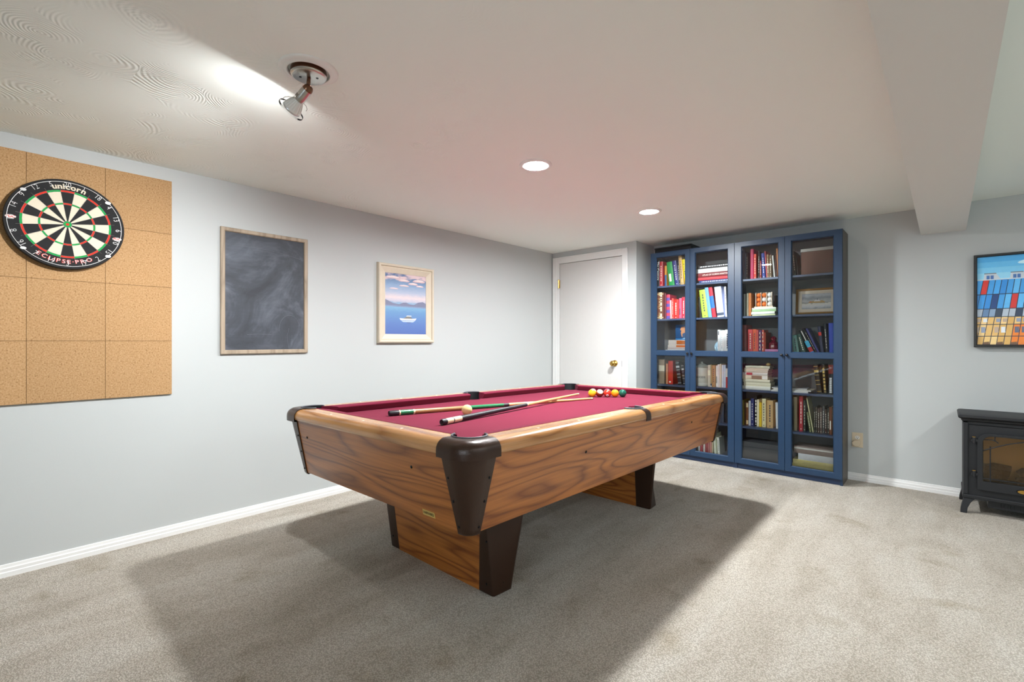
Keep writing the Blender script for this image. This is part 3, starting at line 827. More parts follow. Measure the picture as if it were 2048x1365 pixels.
for x in (-0.50, 0.375):
    z = 0.640; bolt(PN['x', -1], (x, -(HB-inset(z)), z), (0, -1, -0.22)); bolt(PN['x', 1], (-x, HB-inset(z), z), (0, 1, -0.22))
for y in (-0.535, 0.652):
    z = 0.632; bolt(PN['y', 1], (HA-inset(z), y, z), (1, 0, -0.22)); bolt(PN['y', -1], (-(HA-inset(z)), -y, z), (-1, 0, -0.22))
# maker's plate
zb_ = 0.468
def onend(u, v, d):     # v runs up the sloping near end panel
    z = zb_+v; return (0.432+u, -(HB-inset(z))-d, z)
bp = tp(MB().prism([(-0.036, -0.011), (0.036, -0.011), (0.036, 0.011), (-0.036, 0.011)], onend, 0.0, 0.0012), 'maker_plate', pmat('gold_label', '#c8ac62', 0.4, 0.0, var=0.15))
vs, fs = text_geo('HARVARD', 0.0155, 0.0003)
tp(MB().add([onend(u*0.88, v, 0.0017) for u, v in vs], fs), 'lettering', M['screw'], bp, weld=False)
# corner castings: a cap over the rail corner and a tapering shield below it
def path(a, b_, w, rc, n=22):
    pts = [((a-w, b_), (0, 1))]
    for k in range(n+1):
        t = PI/2*(1-k/n)
        pts.append(((a-rc+rc*math.cos(t), b_-rc+rc*math.sin(t)), (math.cos(t), math.sin(t))))
    pts.append(((a, b_-w), (1, 0)))
    return pts
def casting(sx, sy):
    cap = MB(); P = path(HA, HB, 0.155, 0.085); m = len(P)
    cp = [(0.014, 0.7135), (-0.0045, 0.7145), (-0.0050, 0.735), (-0.0035, 0.749), (0.0025, 0.761), (0.011, 0.7695), (0.023, 0.7755), (0.036, 0.7775)]
    n = len(cp)+1; vs = []
    for i, ((px, py), (nx, ny)) in enumerate(P):
        for u, z in cp: vs.append((sx*(px-nx*u), sy*(py-ny*u), z))
        a = R(122) - R(154)*i/(m-1)
        vs.append((sx*(CPX+(CPR+0.0045)*math.cos(a)), sy*(CPY+(CPR+0.0045)*math.sin(a)), 0.7775))
    cap.add(vs, [(i*n+j, i*n+j+1, (i+1)*n+j+1, (i+1)*n+j) for i in range(m-1) for j in range(n-1)])
    c = tp(cap, 'corner_cap', M['cast'], auto=40)
    sh = MB(); rows = []; H_ = [0.719, 0.66, 0.60, 0.55, 0.50, 0.455, 0.440, 0.431]
    for z in H_:
        t = max(0.0, min(1.0, (z-0.44)/(0.715-0.44)))
        w = 0.056+(0.136-0.056)*t; i = inset(max(z, 0.43)) - 0.0045
        if z < 0.436: i += 0.004
        rows.append(([p[0] for p in path(HA-i, HB-i, w, w*0.72)], [p[1] for p in path(HA-i, HB-i, w, w*0.72)], z))
    vs = []; m = len(rows[0][0])
    for pts, nrm, z in rows:
        vs.append((sx*(pts[0][0]), sy*(pts[0][1]-0.006), z))
        vs += [(sx*p[0], sy*p[1], z) for p in pts]
        vs.append((sx*(pts[-1][0]-0.006), sy*(pts[-1][1]), z))
    m += 2
    fs = [(i*m+j, i*m+j+1, (i+1)*m+j+1, (i+1)*m+j) for i in range(len(rows)-1) for j in range(m-1)]
    fs.append(tuple(range((len(rows)-1)*m, len(rows)*m)))
    sh.add(vs, fs)
    s_ = tp(sh, 'corner_shield', M['cast'], auto=40)
    for z in (0.640, 0.555, 0.462):
        t = (z-0.44)/(0.715-0.44); w = 0.056+(0.136-0.056)*t-0.013; i = inset(z)-0.0045
        bolt(s_, (sx*(HA-i-w), sy*(HB-i), z), (0, sy, 0), 0.005); bolt(s_, (sx*(HA-i), sy*(HB-i-w), z), (sx, 0, 0), 0.005)
for sx in (-1, 1):
    for sy in (-1, 1): casting(sx, sy)
# pedestal legs, standing upright on the carpet
def leg(y0, flip):
    """y0: outer face; flip -1 for the far leg"""
    f = lambda y: y0 + flip*y
    X = lambda x: x-TX
    y_mid = y0
    zt = 0.452 + KY*y0
    g = empty('leg', (0, 0, 0)); g.parent = table
    # oak panel
    MB().hexa([(X(1.150), f(0.0), 0.0), (X(1.785), f(0.0), 0.0), (X(1.785), f(0.108), 0.0), (X(1.150), f(0.108), 0.0),
               (X(1.045), f(0.0), zt), (X(1.785), f(0.0), zt), (X(1.785), f(0.150), zt), (X(1.045), f(0.150), zt)]).build('leg_panel', M['oak_x'], g)
    def cast_leg(bot, top):
        mb = MB(); zs = [0.0, 0.010, 0.15, 0.30, zt]; n = len(bot); vs = []
        for z in zs:
            t = z/zt; k = 0.985 if z == 0 else 1.0
            for (bx, by), (tx_, ty_) in zip(bot, top):
                x, y = bx+(tx_-bx)*t, by+(ty_-by)*t
                vs.append((X(x), f(y), z))
        fs = [(i*n+j, i*n+(j+1) % n, (i+1)*n+(j+1) % n, (i+1)*n+j) for i in range(len(zs)-1) for j in range(n)]
        fs += [tuple(range(n))[::-1], tuple(range((len(zs)-1)*n, len(zs)*n))]
        return mb.add(vs, fs).build('leg_casting', M['cast'], g, bevel=0.006, seg=3, auto=35)
    c1 = cast_leg([(1.779, -0.003), (1.866, -0.003), (1.874, 0.004), (1.882, 0.100), (1.876, 0.112), (1.779, 0.112)],
             [(1.784, -0.003), (1.800, -0.003), (1.808, -0.002), (1.945, 0.130), (1.940, 0.155), (1.784, 0.155)])
    c2 = cast_leg([(1.154, 0.112), (1.074, 0.112), (1.068, 0.100), (1.074, 0.004), (1.084, -0.003), (1.154, -0.003)],
             [(1.050, 0.155), (0.965, 0.155), (0.958, 0.135), (0.962, 0.004), (0.972, -0.003), (1.050, -0.003)])
    def lb(par, p, d):
        rm = Vector((0, 0, 1)).rotation_difference(Vector(d).normalized()).to_matrix()
        MB().lathe([(0.0055, -0.002), (0.0055, 0.0015), (0.004, 0.003), (0.0005, 0.0034)], 12, p, rm).build('bolt', M['screw'], par, smooth=True)
    for z in (0.045, 0.235): lb(g, (X(1.829), f(-0.003), z), (0, -flip, 0))
    lb(g, (X(1.880), f(0.055), 0.05), (1, 0, 0)); lb(g, (X(1.918), f(0.075), 0.37), (1, -0.5*flip, -0.2))
    for z in (0.06, 0.32): lb(g, (X(1.11-0.25*z), f(-0.003), z), (0, -flip, 0))
    return g
leg(-0.8065, 1)
leg(0.8065-0.012, -1)

# ------------------------------------------------------------------ balls and cues on the cloth
BR = 0.0286
def ball(name, x, y, label, base, stripe=None, ax_=(0, 0, 1), num=None, number_dir=None):
    t = empty(name, (x, y, bedz(x, y)+0.0003)); tag(t, label, 'pool ball', 'pool balls on the table')
    N, K = 18, 28
    A = Vector(ax_).normalized(); rm = Vector((0, 0, 1)).rotation_difference(A).to_matrix()
    mb = MB(); vs = []
    for j in range(N+1):
        th = PI*j/N
        for k in range(K):
            p = rm @ Vector((BR*math.sin(th)*math.cos(2*PI*k/K), BR*math.sin(th)*math.sin(2*PI*k/K), BR*math.cos(th)))
            vs.append((p.x, p.y, p.z+BR))
    i0 = len(mb.v); mb.v += vs
    for j in range(N):
        c_ = base if (stripe is None or 5 <= j < 13) else stripe
        for k in range(K):
            mb.f.append((j*K+k, j*K+(k+1) % K, (j+1)*K+(k+1) % K, (j+1)*K+k)); mb.c.append(c_)
    o = mb.build('ball_body', M['ball'], t, smooth=True)
    if number_dir:
        d = Vector(number_dir).normalized(); rr = Vector((0, 0, 1)).rotation_difference(d).to_matrix()
        pr = [(0.0105, math.sqrt(BR**2-0.0105**2)+0.0002), (0.006, math.sqrt(BR**2-0.006**2)+0.0002), (0.0003, BR+0.0002)]
        c_ = MB().lathe(pr, 20, (0, 0, BR), rr, '#f2efe6').build('number_spot', M['ball'], t, smooth=True)
        if num:
            vs, fs = text_geo(num, 0.012, 0.0003)
            u_ = rr @ Vector((1, 0, 0)); right = d.cross(Vector((0, 0, 1))).normalized()*-1; up = right.cross(d)*-1
            up = (Vector((0, 0, 1)) - d*d.z).normalized(); right = up.cross(d)
            MB().add([tuple(Vector((0, 0, BR)) + d*(BR+0.0003) + right*a + up*b_) for a, b_ in vs], fs, '#15151a').build('number', M['ball'], c_, weld=False)
    return t
M['ball'] = attrmat('phenolic_ball', 0.12, var=0.02); M['ball'].node_tree.nodes['Principled BSDF'].inputs['Coat Weight'].default_value = 0.5
ball('cue_ball', 1.464, 1.716, 'ivory cue ball between the two cues', '#e9cf90')
row = [(1.412+0.0412*k, 3.014+0.0398*k) for k in range(5)]
vdir = (0.54, -0.84, -0.1)
ball('pool_ball', *row[0], 'plain yellow ball touching the green cue tip', '#eeb31c')
ball('pool_ball', *row[1], 'brown striped ball with pale end, second in the row', '#7a2a16', '#efe3cf', (0.5, -0.45, 0.75))
ball('pool_ball', *row[2], 'red ball with white number spot, middle of the row', '#c9301c', None, (0, 0, 1), '3', (0.50, -0.80, -0.55))
ball('pool_ball', *row[3], 'plain orange ball, fourth in the row', '#f09a1a')
ball('pool_ball', *row[4], 'dark green ball at the far end of the row', '#0f5a48')
ball('pool_ball', row[0][0]-0.026, row[0][1]+0.0515, 'white and orange striped ball behind the yellow one', '#e29a3c', '#f0e0cc', (0.2, -0.3, 0.9))
ball('pool_ball', row[2][0]-0.030, row[2][1]+0.0500, 'purple ball half hidden behind the red one', '#7a3d5c')

M['cuewood'] = woodmat('pale_cue_maple', 'z', '#e2bd84', '#c99e62', 4.0, 2.0, 0.3, 3.0, 0.4)
M['cuebutt'] = woodmat('brown_cue_wood', 'z', '#b08656', '#8a633a', 6.0, 4.0, 0.3, 5.0, 0.4)
M['cuegreen'] = pmat('green_stain', '#1f7a4c', 0.25, var=0.25, scale=40, coat=0.4)
M['cueblack'] = pmat('black_wrap', '#232227', 0.45, var=0.15, scale=300)
M['ivory'] = pmat('ivory_inlay', '#ead9b2', 0.3)
M['tipleather'] = pmat('cue_tip_leather', '#7a6a5a', 0.8)
def cue(name, label, p0, p1, z0, z1, parts):
    """p0 butt end, p1 tip; z = height of the axis above the cloth; parts: (t0, t1, material, name)"""
    a = Vector((p0[0], p0[1], bedz(*p0)+z0)); b_ = Vector((p1[0], p1[1], bedz(*p1)+z1))
    L = (b_-a).length; t = empty(name, tuple(a)); tag(t, label, 'cue', 'cues on the table')
    t.rotation_mode = 'QUATERNION'; t.rotation_quaternion = Vector((0, 0, 1)).rotation_difference(b_-a)
    rad = lambda s: 0.0145-0.0080*s
    for (t0, t1, m_, n_) in parts:
        pr = [(rad(t0), t0*L), (rad(t1), t1*L)]
        if t0 == 0: pr = [(0.001, 0.0), (0.004, 0.0), (0.0042, 0.003), (0.009, 0.003), (0.0125, 0.0), (0.0145, 0.004), (rad(t1), t1*L)]
        if t1 == 1: pr = [(rad(t0), t0*L), (rad(1), L-0.003), (rad(1)*0.6, L-0.0005), (0.0005, L)]
        MB().lathe(pr, 20, cap0=(t0 != 0), cap1=(t1 != 1)).build(n_, m_, t, auto=45)
    return t
cue('pool_cue', 'pool cue with green bands and green forearm, lying under the other', (1.195, 1.409), (1.507, 2.878), 0.0147, 0.0070,
    [(0, 0.036, M['cueblack'], 'bumper'), (0.036, 0.041, M['ivory'], 'ring'), (0.041, 0.090, M['cuegreen'], 'butt_sleeve'), (0.090, 0.096, M['ivory'], 'ring'), (0.096, 0.32, M['cuebutt'], 'handle'),
     (0.32, 0.485, M['cuegreen'], 'forearm'), (0.485, 0.512, M['cueblack'], 'joint_collar'), (0.512, 0.985, M['cuewood'], 'shaft'), (0.985, 0.995, M['ivory'], 'ferrule'), (0.995, 1, M['tipleather'], 'tip')])
cue('pool_cue', 'pool cue with black wrap and ivory butt, crossing on top', (1.632, 1.405), (1.375, 2.895), 0.0147, 0.0295,
    [(0, 0.020, M['cueblack'], 'bumper'), (0.020, 0.050, M['ivory'], 'butt_sleeve'), (0.050, 0.054, M['cueblack'], 'ring'), (0.054, 0.092, M['ivory'], 'butt_sleeve'), (0.092, 0.096, M['cueblack'], 'ring'),
     (0.096, 0.505, M['cueblack'], 'wrap'), (0.505, 0.512, M['ivory'], 'ring'), (0.512, 0.985, M['cuewood'], 'shaft'), (0.985, 0.995, M['ivory'], 'ferrule'), (0.995, 1, M['tipleather'], 'tip')])
# ------------------------------------------------------------------ two navy bookcases with glass doors
YF = 4.479; YC = 4.499; BH = 2.020
SHELF = {1: 1.685, 2: 1.358, 3: 1.020, 4: 0.708, 5: 0.383, 6: 0.083}
M['side_shaded'] = pmat('blue_side_shaded_taupe', '#4d453d', 0.4, var=0.08)  # outer blue side: its shade and warm reflections put into a taupe colour
M['back_dark'] = pmat('dark_grey_back_panel', '#66676a', 0.6, var=0.06)
def bookcase(x0, label, outer):
    x1 = x0+0.80
    bc = empty('bookcase', (x0, YC, 0)); tag(bc, label, 'bookcase', 'glass door bookcases')
    D = YB-0.004-YC
    def p(mb, name, mat, par=bc, **k): return mb.build(name, mat, par, **k)
    p(MB().box(0, 0.018, 0, D, 0, BH), 'side_panel', M['blue_in'], bevel=0.0008, seg=1)
    p(MB().box(0.782, 0.7995, 0, D, 0, BH), 'side_panel', M['side_shaded'] if outer else M['blue_in'], bevel=0.0008, seg=1)
    if outer: p(MB().box(0.7815, 0.8, -0.0005, 0.0, 0, BH), 'edge_band', M['blue'])
    p(MB().box(0.018, 0.782, 0, D, BH-0.018, BH), 'top_panel', M['blue_in'])
    p(MB().box(0.018, 0.782, 0, D, 0.065, 0.083), 'bottom_panel', M['blue_in'])
    p(MB().box(0.018, 0.782, 0.012, 0.028, 0.0, 0.064), 'plinth', M['blue_in'])
    p(MB().box(0.018, 0.782, D-0.006, D, 0.065, BH-0.018), 'back_panel', M['back_dark'])
    for s in (1, 2, 3, 4, 5):
        z = SHELF[s]
        p(MB().box(0.0185, 0.7815, 0.004, D-0.008, z-0.018, z), 'shelf', M['shelf'], bevel=0.0008, seg=1)
    for k in (0, 1):
        a, b_ = (0.002, 0.3985) if k == 0 else (0.4015, 0.798)
        z0, z1 = 0.052, 2.014; ya, yb = YF-YC, -0.002
        gl, gr = (a+0.054, b_-0.044) if k == 0 else (a+0.044, b_-0.052)
        # frame: two stiles and three rails, edges chamfered towards the glass
        dm = MB()
        for (u0, u1, v0, v1) in ((a, gl, z0, z1), (gr, b_, z0, z1), (gl, gr, z0, 0.094), (gl, gr, 0.998, 1.040), (gl, gr, 1.974, z1)):
            dm.box(u0, u1, ya, yb, v0, v1)
        dr = p(dm, 'door', M['blue'], weld=False)
        bev = MB()
        for v0, v1 in ((0.094, 0.998), (1.040, 1.974)):
            q = 0.007
            O = [(gl, v0), (gr, v0), (gr, v1), (gl, v1)]; I = [(gl+q, v0+q), (gr-q, v0+q), (gr-q, v1-q), (gl+q, v1-q)]
            for j in range(4):
                o0, o1, i0, i1 = O[j], O[(j+1) % 4], I[j], I[(j+1) % 4]
                bev.face([(o0[0], ya+0.001, o0[1]), (o1[0], ya+0.001, o1[1]), (i1[0], ya+0.010, i1[1]), (i0[0], ya+0.010, i0[1])])
                bev.face([(i0[0], ya+0.010, i0[1]), (i1[0], ya+0.010, i1[1]), (i1[0], yb, i1[1]), (i0[0], yb, i0[1])])
            MB().box(gl+0.004, gr-0.004, ya+0.010, ya+0.0125, v0+0.004, v1-0.004).build('pane', M['glass'], dr)
        bev.build('glazing_bead', M['blue'], dr)
        kx = b_-0.018 if k == 0 else a+0.018
        MB().lathe([(0.005, 0), (0.005, 0.010), (0.011, 0.016), (0.012, 0.021), (0.009, 0.025), (0.0005, 0.0255)], 18, (kx, ya, 1.020), Matrix.Rotation(R(90), 3, 'X')).build('knob', M['black_metal'], dr, smooth=True)
    return bc
bookcase(1.160, 'navy blue glass door bookcase beside the white door', False)
bookcase(1.960, 'navy blue glass door bookcase beside the wall outlet', True)

bx = empty('flat_box', (1.37, 4.62, BH)); tag(bx, 'flat black box lying on top of the bookcase', 'box')
MB().box(-0.185, 0.185, -0.10, 0.13, 0, 0.036).build('box_body', M['black_metal'], bx, bevel=0.002)
MB().box(-0.187, 0.187, -0.102, 0.132, 0.037, 0.052).build('box_lid', M['black_metal'], bx, bevel=0.002)

BOOKS=[
('u', 'A', 1, 1.1795, 0.036, 0.283, 0.0, '#17161a', 'title:The Century', 'tall black book with white lettering down the spine'),
('u', 'A', 1, 1.2165, 0.034, 0.255, 0.0, '#b02a33', 'lines', 'plain red book'),
('u', 'A', 1, 1.272, 0.02, 0.207, 0.0, '#c9892f', 'half:#2c5a86', 'short orange and blue book'),
('u', 'A', 1, 1.3165, 0.055, 0.241, 6.6, '#1f8a45', 'block', 'green leaning book'),
('u', 'A', 1, 1.377, 0.039, 0.249, 7.6, '#2f3276', 'lines', 'indigo leaning book'),
('u', 'A', 1, 1.417, 0.016, 0.241, 4.6, '#26252a', 'lines', 'thin black leaning book with gold print'),
('u', 'A', 1, 1.435, 0.032, 0.289, 4.9, '#c9a26a', 'lines', 'tallest tan leaning book'),
('u', 'A', 1, 1.479, 0.029, 0.249, 7.4, '#e6cf10', 'lines', 'yellow leaning book'),
('u', 'A', 2, 1.1795, 0.079, 0.27, 0.0, '#6b3a2a', 'ornate', 'thick brown book with cream ornamental spine'),
('u', 'A', 2, 1.26, 0.026, 0.259, 0.0, '#5b1f26', '', 'dark maroon book'),
('u', 'A', 2, 1.289, 0.036, 0.243, 0.0, '#c43a55', 'bands:#5a4a9a', 'red and purple banded book'),
('u', 'A', 2, 1.3305, 0.01, 0.186, 1.4, '#e6dadb', '', 'thin white book between red ones'),
('u', 'A', 2, 1.341, 0.019, 0.203, 0.0, '#d2544c', 'lines', 'salmon red book with white print'),
('u', 'A', 2, 1.363, 0.051, 0.189, 0.0, '#d8312c', 'lines', 'thick bright red book'),
('u', 'A', 2, 1.417, 0.027, 0.2, 0.0, '#d25a7c', 'block', 'pink book with purple emblem'),
('u', 'A', 2, 1.447, 0.035, 0.209, 0.0, '#b8283f', 'lines', 'raspberry red book'),
('u', 'A', 4, 1.201, 0.064, 0.242, 0.0, '#9b8a76', 'label:#e8dfc8', 'grey brown book with cream spine label'),
('u', 'A', 4, 1.284, 0.02, 0.203, 0.0, '#d08b66', '', 'slim peach book'),
('u', 'A', 4, 1.309, 0.047, 0.231, 0.0, '#c22d22', 'mark', 'thick red book'),
('u', 'A', 4, 1.41, 0.035, 0.23, 7.4, '#24252b', 'silver', 'black leaning book with silver bands'),
('u', 'A', 4, 1.457, 0.022, 0.201, 5.3, '#2b2c34', 'silver', 'slim black leaning book with silver bands'),
('u', 'B', 2, 1.584, 0.017, 0.282, 0.0, '#a0703a', '', 'tall tan book at the frame'),
('u', 'B', 2, 1.6175, 0.019, 0.2, 4.5, '#1d1a18', '', 'black leaning book'),
('u', 'B', 2, 1.6445, 0.055, 0.266, 6.5, '#a5d84a', 'lines', 'lime green leaning book'),
('u', 'B', 2, 1.7055, 0.032, 0.285, 7.5, '#6fa3cf', '', 'light blue leaning book'),
('u', 'B', 2, 1.739, 0.035, 0.289, 7.6, '#c02c3e', 'mid:#2a6db5', 'red leaning book with blue middle'),
('u', 'B', 2, 1.785, 0.06, 0.286, 5.8, '#c9d2ea', 'foot', 'pale lavender leaning book'),
('u', 'B', 2, 1.857, 0.015, 0.281, 2.3, '#e4e2e6', 'lines', 'thin white leaning book'),
('u', 'B', 3, 1.788, 0.024, 0.222, 0.0, '#eef0f2', 'mark', 'white book with dark emblem beside the blue dish'),
('u', 'B', 3, 1.814, 0.015, 0.213, 0.0, '#e9ebee', 'lines', 'slim white book, second from the blue dish'),
('u', 'B', 3, 1.831, 0.021, 0.216, 0.0, '#f0f1f3', '', 'plain white book, third from the blue dish'),
('u', 'B', 3, 1.855, 0.037, 0.222, 0.0, '#eceef0', 'lines', 'thick white book, fourth from the blue dish'),
('u', 'B', 4, 1.696, 0.023, 0.203, 0.0, '#cfc3b4', 'label:#f2e7cf', 'cream grey book beside the white canister'),
('u', 'B', 4, 1.722, 0.011, 0.209, 0.0, '#b9a077', 'foot', 'thin khaki book'),
('u', 'B', 4, 1.736, 0.031, 0.202, 0.0, '#b98a60', 'lines', 'tan book'),
('u', 'B', 4, 1.769, 0.015, 0.2, 0.0, '#e8e6e4', 'block', 'white book with dark boxed print'),
('u', 'B', 4, 1.787, 0.017, 0.211, 0.0, '#e9dada', '', 'pinkish white book'),
('u', 'B', 4, 1.806, 0.014, 0.217, 0.0, '#e3cdb6', '', 'peach cream book'),
('u', 'B', 4, 1.822, 0.016, 0.207, 0.0, '#d3d2de', '', 'pale lilac book'),
('u', 'B', 4, 1.841, 0.016, 0.208, 0.0, '#c6d0e2', '', 'pale blue book'),
('u', 'B', 4, 1.859, 0.015, 0.178, 0.0, '#d8d3cf', 'half:#b03a3c', 'short white and red book'),
('u', 'B', 4, 1.876, 0.016, 0.179, 0.0, '#cfccc0', 'half:#9b3033', 'short cream and red book'),
('u', 'B', 5, 1.814, 0.029, 0.11, 0.0, '#3c4456', '', 'slate grey book'),
('u', 'B', 5, 1.849, 0.03, 0.123, 0.0, '#22242a', '', 'black book'),
('u', 'B', 5, 1.884, 0.012, 0.139, 0.0, '#d9d7d2', '', 'white book'),
('u', 'B', 6, 1.605, 0.017, 0.118, 0.0, '#dcdde0', '', 'thin white book'),
('u', 'B', 6, 1.627, 0.023, 0.121, 0.0, '#b03a44', '', 'crimson book'),
('u', 'B', 6, 1.653, 0.016, 0.122, 0.0, '#e6d9d6', '', 'pinkish white book'),
('u', 'B', 6, 1.671, 0.025, 0.13, 0.0, '#2b2326', 'half:#9b2f36', 'black book with red foot'),
('u', 'B', 6, 1.699, 0.015, 0.123, 0.0, '#b56a6a', '', 'dusty pink book'),
('u', 'B', 6, 1.717, 0.014, 0.126, 0.0, '#c98a80', '', 'salmon book'),
('u', 'B', 6, 1.733, 0.008, 0.128, 0.0, '#dccfb2', '', 'thin cream book'),
('u', 'B', 6, 1.755, 0.022, 0.189, 3.3, '#d9dcc8', '', 'tall pale green leaning book'),
('u', 'B', 6, 1.785, 0.022, 0.155, 3.7, '#e4e5dc', 'lines', 'white leaning book with speckled cover'),
('u', 'C', 1, 1.995, 0.028, 0.263, 0.0, '#25304a', '', 'navy book'),
('u', 'C', 1, 2.027, 0.008, 0.239, 0.0, '#5a6a80', '', 'thin grey blue book'),
('u', 'C', 1, 2.037, 0.01, 0.243, 0.0, '#1e1f26', 'lines', 'black book with white print'),
('u', 'C', 1, 2.069, 0.027, 0.272, 0.0, '#b02a55', '', 'thick magenta book'),
('u', 'C', 1, 2.097, 0.019, 0.224, 0.0, '#c9412f', 'lines', 'red orange book'),
('u', 'C', 1, 2.133, 0.011, 0.244, 0.0, '#1d1b1c', 'lines', 'black book with gold print'),
('u', 'C', 1, 2.148, 0.012, 0.158, 0.0, '#8a2a2f', 'lines', 'short maroon book'),
('u', 'C', 1, 2.168, 0.024, 0.223, 2.6, '#2a3f8f', 'lines', 'blue leaning book'),
('u', 'C', 1, 2.198, 0.007, 0.241, 3.9, '#c25a68', '', 'thin pink leaning book'),
('u', 'C', 1, 2.2055, 0.016, 0.207, 1.4, '#86684a', 'lines', 'brown leaning book beside the pink one'),
('u', 'C', 1, 2.223, 0.017, 0.201, 0.0, '#6d5943', 'lines', 'dark tan book'),
('u', 'C', 1, 2.258, 0.011, 0.194, 4.7, '#c9c8c4', '', 'grey white leaning book'),
('u', 'C', 1, 2.273, 0.009, 0.204, 2.0, '#4a2a22', '', 'dark brown leaning book'),
('u', 'C', 1, 2.2875, 0.016, 0.251, 3.3, '#a86a3a', '', 'tall orange brown leaning book'),
('u', 'C', 2, 2.012, 0.011, 0.203, 0.0, '#c8c9c4', '', 'thin pale grey book'),
('u', 'C', 2, 2.026, 0.009, 0.198, 0.0, '#8f9488', '', 'thin sage grey book'),
('u', 'C', 2, 2.038, 0.014, 0.207, 0.0, '#d3cdb4', '', 'cream book'),
('u', 'C', 2, 2.058, 0.018, 0.206, 0.0, '#a8673a', '', 'orange brown book'),
('u', 'C', 2, 2.078, 0.021, 0.202, 0.0, '#6a3a30', '', 'maroon brown book'),
('u', 'C', 2, 2.234, 0.012, 0.186, 0.0, '#5a3a30', '', 'brown book behind the ball rack'),
('u', 'C', 2, 2.249, 0.015, 0.182, 0.0, '#332c2c', '', 'dark book behind the ball rack'),
('u', 'C', 3, 2.004, 0.033, 0.262, 0.0, '#8a4a48', '', 'tall dusty red book'),
('u', 'C', 3, 2.048, 0.039, 0.221, 0.0, '#c2474a', 'lines', 'thick coral book'),
('u', 'C', 3, 2.09, 0.029, 0.222, 0.0, '#d9694a', 'lines', 'orange coral book'),
('u', 'C', 3, 2.12, 0.016, 0.215, 0.0, '#cf5a58', '', 'slim coral pink book'),
('u', 'C', 3, 2.138, 0.021, 0.213, 0.0, '#5a3a72', 'blocks', 'purple book with cream letters'),
('u', 'C', 3, 2.162, 0.017, 0.215, 0.0, '#c9584a', 'blocks', 'red and cream patterned book'),
('u', 'C', 3, 2.182, 0.012, 0.193, 0.0, '#9b3d22', '', 'rust brown book'),
('u', 'D', 1, 2.412, 0.015, 0.212, 4.4, '#3a3a30', 'lines', 'dark olive leaning book'),
('u', 'D', 1, 2.434, 0.013, 0.192, 6.2, '#2b2420', '', 'dark brown leaning book beside the box'),
('u', 'D', 3, 2.41, 0.038, 0.166, 6.4, '#7fb3a8', 'lines', 'pale teal book at the foot of the leaning row'),
('u', 'D', 3, 2.474, 0.03, 0.178, 14.6, '#2e4a40', 'lines', 'dark green leaning book'),
('u', 'D', 3, 2.536, 0.029, 0.223, 23.2, '#1c1d20', 'patch', 'black leaning book with blue and red foot'),
('u', 'D', 3, 2.5765, 0.009, 0.245, 25.0, '#232026', 'lines', 'thin black leaning book'),
('u', 'D', 3, 2.587, 0.015, 0.237, 23.2, '#3c3f78', '', 'indigo leaning book'),
('u', 'D', 3, 2.605, 0.02, 0.238, 6.3, '#2e3350', 'band:#c8322c', 'navy book with red band'),
('u', 'D', 3, 2.638, 0.016, 0.261, 3.8, '#20232e', 'lines', 'black leaning book with white print'),
('u', 'D', 3, 2.662, 0.036, 0.262, 1.3, '#2c48b0', 'portrait', 'blue book with oval portrait'),
('u', 'D', 4, 2.579, 0.032, 0.238, 7.4, '#2a2622', 'gold', 'black leaning book with gold bands'),
('u', 'D', 4, 2.623, 0.022, 0.241, 3.8, '#221c18', 'goldtext', 'black book with gold lettering'),
('u', 'D', 4, 2.655, 0.038, 0.242, 0.0, '#24262a', 'redtop', 'black book with red top and white letters'),
('u', 'C', 5, 2.004, 0.013, 0.224, 0.0, '#8a7a2c', '', 'olive yellow book'),
('u', 'C', 5, 2.02, 0.012, 0.204, 0.0, '#5a3a20', '', 'thin brown book'),
('u', 'C', 5, 2.034, 0.017, 0.206, 0.0, '#7a4a2c', 'patch2', 'brown book with cream patches'),
('u', 'C', 5, 2.054, 0.018, 0.22, 0.0, '#b8bac0', '', 'pale grey book'),
('u', 'C', 5, 2.074, 0.025, 0.243, 0.0, '#2a3166', 'lines', 'navy book'),
('u', 'C', 5, 2.105, 0.015, 0.264, 0.0, '#1c1a1c', 'title2', 'black book with bold white letters'),
('u', 'C', 5, 2.123, 0.017, 0.237, 0.0, '#e3d9bc', '', 'cream book'),
('u', 'C', 5, 2.142, 0.018, 0.214, 0.0, '#d9b62c', '', 'yellow book'),
('u', 'C', 5, 2.164, 0.031, 0.249, 0.0, '#d6cca2', 'lines', 'cream book with blue lettering'),
('u', 'C', 5, 2.204, 0.048, 0.238, 0.0, '#c2a070', 'lines', 'thick tan book'),
('u', 'C', 5, 2.274, 0.016, 0.223, 1.3, '#dcdee2', '', 'white leaning book'),
('u', 'C', 5, 2.293, 0.015, 0.279, 0.0, '#e4e6ea', 'rings', 'tall white notebook with spiral binding'),
('u', 'D', 5, 2.398, 0.008, 0.281, 0.0, '#1f1d1c', '', 'thin black book at the frame'),
('u', 'D', 5, 2.409, 0.025, 0.283, 0.0, '#a89a7c', '', 'khaki book'),
('u', 'D', 5, 2.448, 0.027, 0.293, 0.0, '#a82a36', 'lines', 'red book'),
('u', 'D', 5, 2.481, 0.014, 0.261, 0.0, '#2a322e', 'lines', 'dark green book'),
('u', 'D', 5, 2.524, 0.015, 0.164, 7.6, '#6a7048', 'lines', 'olive leaning book'),
('u', 'D', 5, 2.5445, 0.007, 0.285, 9.2, '#c9c49a', '', 'thin pale leaning book'),
('u', 'D', 5, 2.556, 0.007, 0.207, 0.0, '#2a2a26', 'lines', 'DVD'),
('u', 'D', 5, 2.566, 0.011, 0.213, 0.0, '#3a3630', 'lines', 'DVD'),
('u', 'D', 5, 2.58, 0.014, 0.202, 0.0, '#4a3a34', 'lines', 'DVD'),
('u', 'D', 5, 2.597, 0.014, 0.211, 0.0, '#5a4a44', 'lines', 'DVD'),
